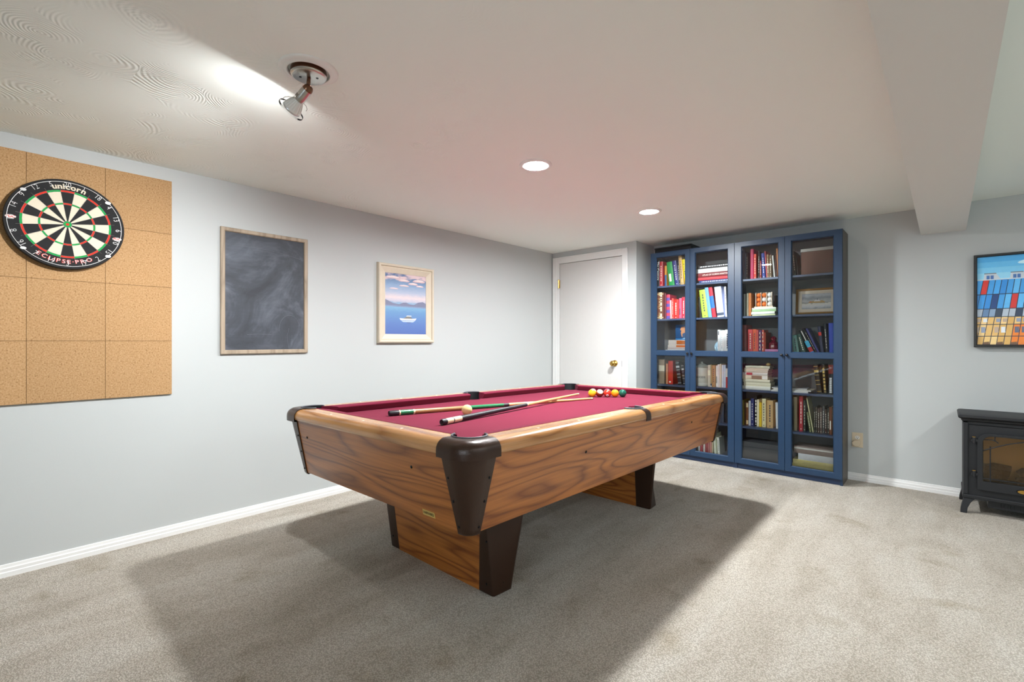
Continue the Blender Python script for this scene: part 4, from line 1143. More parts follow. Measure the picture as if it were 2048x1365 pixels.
('u', 'D', 5, 2.614, 0.014, 0.224, 0.0, '#4a4a4c', 'lines', 'DVD'),
('u', 'D', 5, 2.63, 0.013, 0.198, 0.0, '#3a2a26', 'lines', 'DVD'),
('u', 'D', 5, 2.647, 0.012, 0.213, 0.0, '#30302c', 'lines', 'DVD'),
('u', 'D', 5, 2.661, 0.02, 0.222, 0.0, '#6a3a22', 'block', 'DVD'),
('u', 'D', 5, 2.683, 0.016, 0.217, 0.0, '#3a3836', 'lines', 'DVD'),
('f', 'B', 1, 1.621, 1.908, 0.026, 0, '#2b3a78', 'white', 'navy book with white letters, lowest of the stack'),
('f', 'B', 1, 1.606, 1.908, 0.027, 0, '#c8424a', '', 'coral red book, second from bottom of the stack'),
('f', 'B', 1, 1.596, 1.908, 0.043, 0, '#7a2a30', 'atlas', 'maroon book with pale capitals, middle of the stack'),
('f', 'B', 1, 1.589, 1.908, 0.039, 0, '#dcdcda', '', 'white book, second from top of the stack'),
('f', 'B', 1, 1.604, 1.908, 0.036, 0, '#26272b', 'white', 'black book with white letters, topmost of the stack'),
('f', 'A', 3, 1.284, 1.515, 0.03, 0, '#e8dfe0', 'pinkmark', 'white book with pink print, lowest of the stack'),
('f', 'A', 3, 1.307, 1.515, 0.022, 0, '#eceaea', 'line:#8a3a30', 'white book with red line, second from bottom'),
('f', 'A', 3, 1.31, 1.515, 0.026, 0, '#efe9e2', 'orange', 'white and orange book, second from top'),
('f', 'A', 3, 1.316, 1.515, 0.048, 0, '#f0ebe4', 'orange', 'white and orange book, topmost of the stack'),
('f', 'C', 2, 2.086, 2.27, 0.014, 0, '#d4d9a8', '', 'pale green book, lowest under the ball rack'),
('f', 'C', 2, 2.081, 2.268, 0.022, 0, '#e6ebe4', '', 'white book, second from bottom under the ball rack'),
('f', 'C', 2, 2.084, 2.278, 0.018, 0, '#8fae82', '', 'green book, second from top under the ball rack'),
('f', 'C', 2, 2.086, 2.278, 0.016, 0, '#c9d8c6', '', 'pale green white book directly under the ball rack'),
('f', 'C', 3, 2.192, 2.318, 0.022, 0, '#b9a8b4', 'white', 'book with dark print, lower of the pair under the vase'),
('f', 'C', 3, 2.192, 2.318, 0.024, 0, '#c07aa8', '', 'pink lilac book, upper of the pair under the vase'),
('f', 'C', 4, 2.009, 2.234, 0.031, 0, '#e2dfd6', '', 'white book, lowest of the stack'),
('f', 'C', 4, 2.016, 2.234, 0.032, 0, '#d9d3bd', '', 'cream book, second from bottom'),
('f', 'C', 4, 2.014, 2.231, 0.026, 0, '#dcd5bf', '', 'cream book, third from bottom'),
('f', 'C', 4, 2.003, 2.212, 0.036, 0, '#d2c8b4', 'pic', 'white book with brown picture, fourth from bottom'),
('f', 'C', 4, 2.009, 2.212, 0.024, 0, '#d8d4ce', 'red', 'white book with red end, fourth from top'),
('f', 'C', 4, 2.024, 2.214, 0.022, 0, '#cfc2b2', '', 'beige book, third from top'),
('f', 'C', 4, 2.022, 2.219, 0.016, 0, '#d8c6b8', '', 'pinkish cream book, second from top'),
('f', 'C', 4, 2.032, 2.229, 0.02, 0, '#d8d3bd', '', 'ivory book, topmost of the stack'),
('f', 'D', 6, 2.401, 2.72, 0.03, 0, '#cbbd6e', '', 'yellow folder, lowest of the pile'),
('f', 'D', 6, 2.406, 2.72, 0.034, 0, '#d3c67c', '', 'yellow folder, second from bottom of the pile'),
('f', 'D', 6, 2.444, 2.72, 0.052, 0, '#d4d6dc', '', 'white paper stack, second from top of the pile'),
('f', 'D', 6, 2.413, 2.72, 0.06, 0, '#8a7a74', 'line:#d8d4d0', 'grey brown binder, topmost of the pile')]


DOORN = {'A': 'leftmost', 'B': 'second', 'C': 'third', 'D': 'rightmost'}
SHN = {1: 'top', 2: 'second', 3: 'third', 4: 'fourth', 5: 'fifth', 6: 'bottom'}
YS = 4.565
rng = random.Random(11)
def bright(c): r, g, b_ = hexc(c); return 0.3*r+0.59*g+0.11*b_
def spine_cells(style, h, col):
    """[(z0, z1, [5 column colours])] up the spine"""
    ink = '#e9e4d8' if bright(col) < 0.5 else '#4a4450'
    if style == 'gold' or style == 'goldtext': ink = '#c2a45c'
    if style == 'silver': ink = '#b9bcc2'
    C = [col]*5; rows = []
    def full(a, b_, c_): rows.append((a, b_, [c_]*5))
    st, _, arg = style.partition(':')
    if st == '' : return [(0, h, C)]
    if st in ('lines', 'goldtext', 'title2'):
        z = 0.0; segs = []
        a, b_ = (0.22, 0.86) if st == 'lines' else (0.12, 0.92)
        segs.append((0, 0.05, 0)); segs.append((0.05, 0.08, 1)); segs.append((0.08, a, 0))
        n = 7; w = (b_-a)/n
        for k in range(n):
            g = rng.uniform(0.5, 0.85)
            segs.append((a+k*w, a+(k+g)*w, 1)); segs.append((a+(k+g)*w, a+(k+1)*w, 0))
        segs.append((b_, 1.0, 0))
        wide = st != 'lines'
        for a, b_, t in segs:
            cc = list(C)
            if t: 
                cc[2] = ink
                if wide: cc[1] = cc[3] = ink
            rows.append((a*h, b_*h, cc))
        return rows
    if st == 'half': full(0, 0.55*h, arg); full(0.55*h, h, col); return rows
    if st == 'mid': full(0, 0.30*h, col); full(0.30*h, 0.70*h, arg); full(0.70*h, h, col); return rows
    if st == 'label': full(0, 0.52*h, col); full(0.52*h, 0.76*h, arg); full(0.76*h, h, col); return rows
    if st == 'band': full(0, 0.68*h, col); full(0.68*h, 0.80*h, arg); full(0.80*h, h, col); return rows
    if st == 'bands':
        for k in range(8): full(k*h/8, (k+1)*h/8, col if k % 2 else arg)
        return rows
    if st in ('silver', 'gold'):
        segs = [0, 0.06, 0.075, 0.30, 0.315, 0.44, 0.455, 0.62, 0.635, 0.72, 0.80, 0.92, 0.935, 1.0]
        for k in range(len(segs)-1): full(segs[k]*h, segs[k+1]*h, ink if k % 2 else col)
        return rows
    if st == 'ornate':
        for k in range(24):
            cc = [col, rng.choice([col, col, '#8a5a3a']), rng.choice([col, '#9a7a54', '#b9a47c']), rng.choice([col, '#d9cfb4', '#e2dac2', '#d9cfb4']), col]
            if k in (1, 22): cc = ['#b9a47c']*5
            rows.append((k*h/24, (k+1)*h/24, cc))
        return rows
    if st in ('block', 'mark'):
        a, b_ = (0.18, 0.50) if st == 'block' else (0.06, 0.13)
        if st == 'mark' and bright(col) > 0.5: a, b_ = 0.78, 0.95
        rows.append((0, a*h, C)); rows.append((a*h, b_*h, [col, ink if bright(col) < 0.5 else '#3c3c44', ink if bright(col) < 0.5 else '#6c6c74', col, col])); rows.append((b_*h, h, C)); return rows
    if st == 'blocks':
        for k in range(12): rows.append((k*h/12, (k+1)*h/12, [col, col if k % 2 else '#e6d9c6', col if k % 2 else '#e6d9c6', col if k % 3 else '#d9a08a', col]))
        return rows
    if st == 'foot': full(0, 0.05*h, '#e9ecf2'); full(0.05*h, 0.14*h, '#4a5266'); full(0.14*h, h, col); return rows
    if st == 'patch': full(0, 0.12*h, '#2f86c8'); full(0.12*h, 0.30*h, '#b02a2e'); full(0.30*h, 0.55*h, '#3fa9d0'); rows.append((0.55*h, 0.95*h, [col, col, '#d9d9d6', col, col])); full(0.95*h, h, col); return rows
    if st == 'patch2': full(0, 0.05*h, col); full(0.05*h, 0.22*h, '#d9b98a'); full(0.22*h, 0.78*h, col); full(0.78*h, 0.96*h, '#d2c09a'); full(0.96*h, h, col); return rows
    if st == 'redtop': 
        full(0, 0.04*h, col)
        for k in range(9): rows.append(((0.04+0.058*k)*h, (0.04+0.058*k+0.045)*h, [col, '#e4e4e4', '#e4e4e4', col, col])); full((0.085+0.058*k)*h, (0.098+0.058*k)*h, col)
        full(0.562*h, 0.68*h, col); full(0.68*h, 0.98*h, '#7d2a24'); full(0.98*h, h, col); return rows
    return [(0, h, C)]
def book_mesh(w, h, d, col, style):
    mb = MB(); t = min(0.0022, w*0.16); bulge = min(0.004, 0.16*w)
    xs = [w*k/5 for k in range(6)]; ys = [-bulge*(1-((2*x/w-1)**2)) for x in xs]
    for z0, z1, cc in spine_cells(style, h, col):
        for k in range(5):
            mb.face([(xs[k], ys[k], z0), (xs[k+1], ys[k+1], z0), (xs[k+1], ys[k+1], z1), (xs[k], ys[k], z1)], cc[k])
    # boards with thickness; the covers stand proud of the page block
    for a, b_ in ((0.0, t), (w-t, w)): mb.box(a, b_, 0.0, d, 0.0, h, col)
    for z in (0.0, h):
        mb.face([(x, y, z) for x, y in zip(xs, ys)] + [(w, t, z), (0, t, z)], col)
    mb.face([(t, t, 0), (w-t, t, 0), (w-t, t, h), (t, t, h)], col)
    return mb.mesh('book', weld=False)
def pages_mesh(w, h, d):
    t = min(0.0022, w*0.16)
    return MB().box(t, w-t, t, d-0.004, 0.003, h-0.004).mesh('pages')
ndvd = 0
ORD = ['first', 'second', 'third', 'fourth', 'fifth', 'sixth', 'seventh', 'eighth', 'ninth']
stackz = {}
for (kind, dcol, s, a, b_, c_, lean, col, style, desc) in BOOKS:
    where = f'{SHN[s]} shelf, {DOORN[dcol]} glass door'
    d = rng.choice([0.135, 0.145, 0.155, 0.165, 0.15])
    if kind == 'u':
        w, h = b_, c_
        y = YS + rng.uniform(-0.006, 0.006)
        if (dcol, s) == ('B', 6) and h < 0.15: h += rng.uniform(0.05, 0.08)
        if (dcol, s) == ('B', 5): h += 0.08
        if 'behind the ball rack' in desc or 'maroon brown' in desc: y = 4.672; d = 0.08
        if h > 0.26 and lean == 0: d = min(0.18, d+0.02)
        name, cat, grp = 'book', 'book', f'books on the {SHN[s]} shelf'
        if desc == 'DVD':
            ndvd += 1; name, cat, grp = 'disc_case', 'disc case', 'disc cases on the fifth shelf'; d = 0.135
            desc = f'dark disc case, {ORD[ndvd-1]} from the thin pale book' if ndvd != 8 else 'disc case with orange picture on its spine'
        me = book_mesh(w, h, d, col, style)
        o = link(name, me, M['book'])
        th = R(lean)
        # leaning books stand on their lower left edge
        o.location = (a, y, SHELF[s]+0.0004); o.rotation_euler = (0, -th, 0)
        tag(o, f'{desc}, {where}', cat, grp)
        link('pages', pages_mesh(w, h, d), M['paper'], o)
        if style.startswith('title:'):
            vs, fs = text_geo('The Century', 0.036, 0.0005)
            MB().add([(w*0.5+v*0.9, -min(0.004, 0.16*w)-0.0006, h*0.58-u) for u, v in vs], fs, '#f2f2f0').build('lettering', M['book'], o, weld=False)
    else:
        x0, x1, th = a, b_, c_
        z = stackz.get((dcol, s), SHELF[s]+0.0004)
        stackz[(dcol, s)] = z+th+0.0004
        L = x1-x0; d = 0.155 if (dcol, s) != ('C', 2) else 0.10
        if (dcol, s) == ('C', 3): d = 0.14
        if (dcol, s) == ('D', 6): d = 0.19
        paper = 'paper stack' in desc
        st = style
        cells = ''
        me = book_mesh(th, L, d, col, cells)
        o = link('folder' if 'folder' in desc else ('binder' if 'binder' in desc else ('paper_stack' if paper else 'book')), me, M['book'])
        # lying flat: the book's height runs along +x, its thickness along +z
        o.matrix_world = Matrix(((0, 0, 1, x0), (0, 1, 0, YS-0.010+rng.uniform(-0.004, 0.004)), (1, 0, 0, z), (0, 0, 0, 1)))
        tag(o, f'{desc}, {where}', 'book' if 'book' in desc else ('folder' if 'folder' in desc else ('binder' if 'binder' in desc else 'paper')), f'stacked items on the {SHN[s]} shelf')
        link('pages', pages_mesh(th, L, d), M['paper'], o)
        bu = min(0.004, 0.16*th)
        def spine_patch(u0, u1, v0, v1, cc): 
            MB().box(v0*th, v1*th, -bu-0.0008, -bu*0.2, u0*L, u1*L, cc).build('spine_print', M['book'], o)
        k, _, arg = st.partition(':')
        if k == 'orange': spine_patch(0.42, 0.999, 0.12, 0.9, '#e07a2a')
        if k == 'line': spine_patch(0.01, 0.99, 0.62, 0.82, arg)
        if k == 'red': spine_patch(0.16, 0.40, 0.08, 0.92, '#b03a44')
        if k == 'pic': spine_patch(0.38, 0.78, 0.10, 0.90, '#8a6a5a'); spine_patch(0.80, 0.99, 0.10, 0.90, '#e6e4e0')
        if k == 'pinkmark':
            for q in range(7): spine_patch(0.06+0.07*q, 0.06+0.07*q+0.045, 0.3, 0.7, '#b5607a')
        if k == 'white':
            q = 0.08
            while q < 0.92:
                wd = rng.uniform(0.015, 0.05); spine_patch(q, min(q+wd, 0.95), 0.36, 0.66, '#e6e6ea' if bright(col) < 0.5 else '#2c2c34'); q += wd+rng.uniform(0.012, 0.03)
        if k == 'atlas':
            vs, fs = text_geo('ATLAS OF HUMAN ANATOMY', 0.0215, 0.0003)
            MB().add([(th*0.5+v, -bu-0.0008, L*0.58+u*0.86) for u, v in vs], fs, '#eadfd6').build('lettering', M['book'], o, weld=False)
# ------------------------------------------------------------------ other things on the shelves
def st(col, s): return stackz[(col, s)]
# atlas standing on the orange and white stack
z = st('A', 3)
at = empty('atlas', (1.442, 4.60, z)); tag(at, 'dark blue atlas with brown continent standing on the orange stack', 'book')
MB().box(-0.075, 0.075, 0, 0.016, 0, 0.150, '#123a63').build('cover', M['book'], at)
mp = MB(); fx = lambda u, v, d: (u, -d, v)
mp.prism([(-0.028, 0.100), (-0.015, 0.090), (-0.022, 0.075), (-0.018, 0.050), (-0.010, 0.030), (-0.004, 0.035), (-0.006, 0.060), (0.012, 0.070), (0.030, 0.072), (0.050, 0.088), (0.060, 0.112), (0.045, 0.128), (0.015, 0.132), (-0.018, 0.126)], fx, 0, 0.0008, '#a5714e')
mp.prism([(-0.010, 0.012), (0.030, 0.012), (0.046, 0.030), (0.020, 0.022)], fx, 0, 0.0008, '#8fb4cc')
mp.prism([(-0.074, 0.002), (0.074, 0.002), (0.074, 0.012), (-0.074, 0.016)], fx, 0, 0.0006, '#1f6aa5')
mp.build('map_print', M['book'], at)
# blue glass dish leaning behind the white books
M['blueglass'] = glassmat('pale_blue_glass', (0.62, 0.80, 0.92), 1.5, 0.05)
di = empty('glass_dish', (1.790, 4.650, SHELF[3]+0.0605)); tag(di, 'pale blue glass dish standing behind the white books', 'dish')
MB().lathe([(0.060, 0.012), (0.058, 0.0135), (0.046, 0.006), (0.030, 0.003), (0.001, 0.002), (0.001, 0.0), (0.032, 0.0), (0.050, 0.004), (0.060, 0.012)], 36, (0, 0, 0), Matrix.Rotation(R(80), 3, 'X')).build('dish_body', pmat('pale_blue_ceramic', '#9fc4dc', 0.15, coat=0.5), di, smooth=True)
# ceramic canister
ca = empty('canister', (1.628, 4.605, SHELF[4]+0.0005)); tag(ca, 'white ceramic canister with domed lid beside cream books', 'canister')
M['ceramic'] = pmat('cream_ceramic', '#f0ede2', 0.25, var=0.03, coat=0.4)
MB().lathe([(0.058, 0.0), (0.060, 0.004), (0.060, 0.026), (0.058, 0.030), (0.060, 0.034), (0.060, 0.168), (0.058, 0.176)], 40, cap0=True).build('canister_body', M['ceramic'], ca, smooth=True)
MB().lathe([(0.061, 0.177), (0.062, 0.181), (0.058, 0.188), (0.044, 0.202), (0.024, 0.212), (0.012, 0.214), (0.011, 0.222), (0.014, 0.228), (0.010, 0.233), (0.0005, 0.234)], 40, cap0=True).build('lid', pmat('grey_ceramic_lid', '#a9aba4', 0.3), ca, smooth=True)
vs, fs = text_geo('GOODS', 0.026, 0.0004)
MB().add([(0.0606*math.sin(u/0.0605+0.05), -0.0606*math.cos(u/0.0605+0.05), 0.085+v) for u, v in vs], fs).build('lettering', pmat('slate_print', '#3f5a6c', 0.5), ca, weld=False)
# rack of table tennis balls
z = st('C', 2)
rk = empty('ball_rack', (2.176, 4.595, z)); tag(rk, 'white wooden ball rack standing on the green and white books', 'rack')
M['rackwood'] = woodmat('whitewashed_rack_wood', 'x', '#eadccb', '#d2bfa8', 4.0, 1.0, 0.6, 4.0, 0.0)
MB().box(-0.076, 0.076, -0.030, 0.030, 0, 0.012).build('rack_base', M['rackwood'], rk, bevel=0.0015)
for k in range(4):
    x = -0.0645+0.043*k
    MB().box(x-0.0022, x+0.0022, -0.024, 0.024, 0.012, 0.136).build('divider', M['rackwood'], rk, bevel=0.0006)
MB().box(-0.0667, 0.0667, 0.0225, 0.0255, 0.012, 0.136).build('rack_back', M['rackwood'], rk)
bc_ = [['#e67a33', '#e67a33', '#e67a33'], ['#e67a33', '#e9e8e6', '#e67a33'], ['#e9e8e6', '#e9e8e6', '#e9e8e6']]
M['ppball'] = attrmat('celluloid_ball', 0.45, var=0.03)
cn = ['first', 'middle', 'last']; rn = ['bottom', 'middle', 'top']
def pp_ball(i, j, col):
    mb = MB(); N, K = 12, 20; r = 0.0198
    pr = [(max(0.0003, r*math.sin(PI*q/N)), r-r*math.cos(PI*q/N)) for q in range(N+1)]
    o = mb.lathe(pr, K, col=col).build('table_tennis_ball', M['ppball'], smooth=True)
    o.location = (2.176-0.043+0.043*i, 4.593, z+0.0125+0.0400*j)
    tag(o, f"{'orange' if col == '#e67a33' else 'white'} ball in the {cn[i]} column of the rack, {rn[j]} row", 'ball', 'table tennis balls in the rack')
for i in range(3):
    for j in range(3): pp_ball(i, j, bc_[i][2-j])
# ruby glass vase
z = st('C', 3)
va = empty('ruby_vase', (2.244, 4.615, z)); tag(va, 'ruby red cut glass bottle standing on the lilac book', 'vase')
M['ruby'] = pmat('ruby_glass', '#7d0d2e', 0.08, var=0.5, scale=70, coat=0.8)
MB().lathe([(0.034, 0.0), (0.039, 0.004), (0.041, 0.018), (0.038, 0.036), (0.040, 0.048), (0.034, 0.058), (0.022, 0.066), (0.017, 0.074)], 10, cap0=True).build('bottle', M['ruby'], va)
MB().lathe([(0.014, 0.074), (0.022, 0.082), (0.024, 0.094), (0.019, 0.105), (0.011, 0.111), (0.0005, 0.113)], 9, cap0=True).build('stopper', M['ruby'], va)
# small tan ornament on the paperback stack
z = st('C', 4)
orn = empty('shell_ornament', (2.206, 4.60, z)); tag(orn, 'small tan shell ornament on top of the paperback stack', 'ornament')
MB().lathe([(0.004, 0.0), (0.016, 0.004), (0.020, 0.012), (0.016, 0.022), (0.008, 0.028), (0.0005, 0.029)], 14, cap0=True).build('shell', pmat('tan_shell', '#b39a62', 0.5, var=0.3, scale=90), orn, smooth=True)
# loose magazines lying across the fourth shelf
mz = SHELF[4]+0.0004
for k, (x0, x1, y0, y1, th, col, lab) in enumerate(((2.245, 2.520, 4.512, 4.70, 0.012, '#dcdcda', 'white magazine hanging over the shelf edge, lowest of three'), (2.262, 2.545, 4.535, 4.72, 0.010, '#cfc9bb', 'cream magazine, middle of the loose three'), (2.238, 2.500, 4.560, 4.74, 0.008, '#c3c6cc', 'grey magazine, topmost of the loose three'))):
    m_ = empty('magazine', ((x0+x1)/2, (y0+y1)/2, mz), (0, 0, R((2, -3, 4)[k]))); tag(m_, lab, 'magazine', 'loose magazines on the fourth shelf')
    hw, hd = (x1-x0)/2, (y1-y0)/2
    MB().box(-hw, hw, -hd, hd, 0, th*0.12, col).box(-hw, hw, -hd, hd, th*0.88, th, col).build('cover', M['book'], m_)
    MB().box(-hw+0.001, hw-0.001, -hd+0.001, hd-0.001, th*0.12, th*0.88).build('pages', M['white_paper'], m_)
    mz += th+0.0004
# brown storage box with pale lid on the top shelf
sb = empty('storage_box', (2.588, 4.64, SHELF[1]+0.0005)); tag(sb, 'brown storage box with pale rim on the top shelf, rightmost door', 'box')
M['brownbox'] = pmat('brown_cardboard', '#6e4c3e', 0.7, var=0.08, scale=40)
MB().box(-0.120, 0.145, -0.10, 0.10, 0, 0.188).build('box_body', M['brownbox'], sb, bevel=0.002)
MB().box(-0.124, 0.149, -0.104, 0.104, 0.189, 0.214).build('box_lid', pmat('pale_grey_board', '#bdbab4', 0.6), sb, bevel=0.002)
# small framed winter landscape
fp = empty('framed_landscape', (2.566, 4.585, SHELF[2]+0.0010), (R(-6), 0, 0)); tag(fp, 'small gold framed winter landscape standing on the second shelf', 'picture')
fb = lambda u, v, d: (u, -d, v)
M['gold_frame'] = pmat('gold_frame', '#a87c44', 0.35, 0.3, var=0.15, scale=60)
frame(fp, -0.147, 0.147, 0, 0.216, 0.018, [(0, 0), (0, 0.010), (0.2, 0.016), (0.6, 0.012), (0.8, 0.013), (1, 0.008), (1, 0)], fb, [M['gold_frame']])
frame(fp, -0.129, 0.129, 0.018, 0.198, 0.026, [(0, 0.001), (0, 0.007), (1, 0.006), (1, 0.001)], fb, [M['frame_cream']], 'mat_board')
def snowmat():
    m, nt, b = newmat('winter_landscape')
    v = coords(nt); sep = nd(nt, 'ShaderNodeSeparateXYZ'); nt.links.new(v, sep.inputs[0])
    n = noise(nt, v, 26, 4.0, 0.6, 0.6)
    k = mth(nt, 'ADD', mth(nt, 'DIVIDE', mth(nt, 'SUBTRACT', sep.outputs['Z'], 0.044), 0.128), mth(nt, 'MULTIPLY', mth(nt, 'SUBTRACT', n, 0.5), 0.35))
    nt.links.new(ramp(nt, k, [(0.0, '#8d97a0'), (0.16, '#c9ccd0'), (0.34, '#d9d6cc'), (0.42, '#8f948f'), (0.50, '#b9bcbc'), (0.72, '#8e949a'), (0.9, '#b8bcc2'), (1.0, '#a2a7ae')]), b.inputs['Base Color'])
    b.inputs['Roughness'].default_value = 0.5
    return m
sn = MB().box(-0.103, 0.103, -0.004, -0.001, 0.044, 0.172).build('artwork', snowmat(), fp)
hs = MB(); f4 = lambda u, v, d: (u, -0.004-d, v)
hs.prism([(-0.060, 0.094), (0.060, 0.094), (0.060, 0.104), (0.040, 0.114), (0.015, 0.106), (-0.02, 0.112), (-0.045, 0.104)], f4, 0, 0.0006, '#b99a63')
hs.prism([(-0.018, 0.106), (0.030, 0.106), (0.020, 0.120), (-0.006, 0.120)], f4, 0, 0.0009, '#d9dadb')
hs.prism([(0.004, 0.118), (0.010, 0.118), (0.007, 0.136)], f4, 0, 0.0009, '#5b6068')
hs.prism([(-0.050, 0.098), (-0.030, 0.098), (-0.030, 0.106), (-0.040, 0.111), (-0.050, 0.106)], f4, 0, 0.0010, '#c98a5a')
hs.build('brushwork', M['print'], sn)
# grey lidded box on the bottom shelf
gb = empty('storage_box', (2.155, 4.625, SHELF[6]+0.0005)); tag(gb, 'charcoal lidded storage box on the bottom shelf, third door', 'box')
M['charcoal'] = pmat('charcoal_board', '#54555a', 0.6, var=0.06, scale=60)
MB().box(-0.160, 0.160, -0.10, 0.11, 0, 0.118).build('box_body', M['charcoal'], gb, bevel=0.002)
MB().box(-0.164, 0.164, -0.104, 0.114, 0.119, 0.162).build('box_lid', M['charcoal'], gb, bevel=0.002)
# spiral binding of the notebook
for o in COL.objects:
    if o.get('label', '').startswith('tall white notebook'):
        for k in range(18):
            zz_ = 0.012+0.015*k
            MB().tube([(0.0075+0.006*math.cos(t), -0.001+0.006*math.sin(t), zz_) for t in [2*PI*q/10 for q in range(10)]], 0.0008, 5, closed=True).build('binding_ring', M['wire'], o)
        break

# ------------------------------------------------------------------ framed city print on the back wall
pr = empty('city_print', (4.0, YB, 1.094)); tag(pr, 'black framed print of a blue and yellow glass facade above the stove', 'picture')
UW = 0.495; VH = 0.655
M['black_frame'] = pmat('black_frame_wood', '#1f1c19', 0.4)
frame(pr, -UW, UW, 0, VH, 0.017, [(0, 0), (0, 0.040), (0.15, 0.043), (0.75, 0.043), (1, 0.038), (1, 0.012)], fb, [M['black_frame']])
im = MB(); w0, w1, v0, v1 = -UW+0.017, UW-0.017, 0.017, VH-0.017
def q2(poly, col, d=0.0): im.face([(u, -0.024-d, v) for u, v in poly], col)
skyc = ['#4aa3dc', '#5fb2e2', '#74bfe6', '#8ccbe9', '#9ad0ea']
vr = v1-0.262*(v1-v0)
for k in range(5):
    a = v1-(v1-vr+0.03)*k/5; b_ = v1-(v1-vr+0.03)*(k+1)/5
    q2([(w0, b_), (w1, b_), (w1, a), (w0, a)], skyc[k])
for cu_, cv_, cw, chh in ((-0.18, 0.595, 0.10, 0.018), (0.05, 0.61, 0.14, 0.02), (0.28, 0.585, 0.12, 0.02)):
    q2([(cu_+cw*math.cos(a), cv_+chh*math.sin(a)+0.12*cw*math.cos(a)) for a in [2*PI*k/16 for k in range(16)]], '#bfe0ee', 0.0002)
for ux in (-0.445, -0.315, -0.185, -0.055, 0.075, 0.205, 0.335):
    q2([(ux-0.002, vr), (ux+0.085, vr), (ux+0.062, vr+0.043), (ux+0.004, vr+0.043)], '#b9c3cc', 0.0003)
    q2([(ux+0.002, vr+0.041), (ux+0.064, vr+0.041), (ux+0.062, vr+0.047), (ux+0.002, vr+0.047)], '#6a707a', 0.0004)
    for e in (0.014, 0.034): q2([(ux+e, vr+0.004), (ux+e+0.016, vr+0.004), (ux+e+0.016, vr+0.030), (ux+e, vr+0.030)], '#3f6aa8', 0.0004)
ncol = 31; cwid = (w1-w0)/ncol
rows = [vr, vr-0.103, vr-0.205, vr-0.262, vr-0.315, vr-0.398, v0]
q2([(w0, v0), (w1, v0), (w1, vr), (w0, vr)], '#142236', 0.0002)
q2([(w0, vr-0.004), (w1, vr-0.004), (w1, vr+0.003), (w0, vr+0.003)], '#c4ccd4', 0.0005)
rg = random.Random(3)
blues = ['#2f8fd8', '#3d9be0', '#2a84cf', '#57aee6', '#3a93d6']; yel = ['#d9b066', '#e0bb74', '#d2a658', '#e6c584']
def shear(u, v): return max(-0.09, min(0.09, (vr-v)*(-0.16+0.2*((u-w0)/(w1-w0)))))
for r_ in range(6):
    vt, vb = rows[r_]-0.0025, rows[r_+1]+0.0025
    for c_ in range(-1, ncol+1):
        ua, ub = w0+c_*cwid+0.0018, w0+(c_+1)*cwid-0.0018
        P4 = [(ua+shear(ua, vb)*1.0, vb), (ub+shear(ub, vb), vb), (ub+shear(ub, vt), vt), (ua+shear(ua, vt), vt)]
        P4 = [(min(max(u, w0), w1), v) for u, v in P4]
        if P4[1][0]-P4[0][0] < 0.003 and P4[2][0]-P4[3][0] < 0.003: continue
        if r_ < 2:
            col = rg.choice(blues)
            key = (r_, c_)
            if key in ((0, 1), (1, 6), (0, 12), (1, 17), (0, 23)): col = '#c8281c'
            if key in ((1, 3), (0, 8), (1, 12), (1, 22), (0, 17)): col = '#123a74'
        elif r_ == 2: col = rg.choice(['#5b7aa0', '#22324c', '#7f97b4', '#3f8fc8', '#2c3a4e', '#a8b4c2'])
        else:
            col = rg.choice(yel)
            if c_ in (7, 8, 19) and r_ >= 4: col = '#e07a16'
        q2(P4, col, 0.0006)
        if r_ in (3, 4) and (c_ % 3) and ub < w1-0.01 and ua > w0+0.01:
            um = (ua+ub)/2+shear(ua, vb)*0.8; vm = vb+(vt-vb)*0.55; hw = cwid*0.34; hh = (vt-vb)*0.26
            q2([(um-hw, vm-hh), (um+hw, vm-hh), (um+hw, vm+hh), (um-hw, vm+hh)], rg.choice(['#8a93a8', '#5b5f74', '#b9a08a', '#d8dde2']), 0.0009)
        if r_ == 5 and c_ % 2: q2([(P4[0][0], vb), (P4[1][0], vb), (P4[1][0], vb+0.02), (P4[0][0], vb+0.016)], '#6a4a2c', 0.0009)
im.build('canvas_print', M['gloss_print'], pr, weld=False)

# ------------------------------------------------------------------ black electric stove
sv = empty('electric_stove', (3.78, 4.50, 0)); tag(sv, 'black iron electric stove with arched glass door below the city print', 'stove')
FY = 4.345-4.50; BY = 4.72-4.50; SX = 0.337
def spp(mb, name, mat, par=sv, **k): return mb.build(name, mat, par, **k)
# body as a shell so the fire chamber is open behind the door
spp(MB().box(-SX, -SX+0.02, FY+0.014, BY, 0.105, 0.605).box(SX-0.02, SX, FY+0.014, BY, 0.105, 0.605).box(-SX, SX, BY-0.02, BY, 0.105, 0.605).box(-SX, SX, FY+0.014, BY, 0.585, 0.605), 'body', M['iron'], weld=False)
spp(MB().box(-SX-0.006, SX+0.006, FY+0.004, BY, 0.098, 0.125), 'base_skirt', M['iron'], bevel=0.006)
for s in (-1, 1): spp(MB().box(min(s*SX, s*(SX-0.024)), max(s*SX, s*(SX-0.024)), FY+0.006, FY+0.03, 0.125, 0.600), 'corner_post', M['iron'], bevel=0.005)
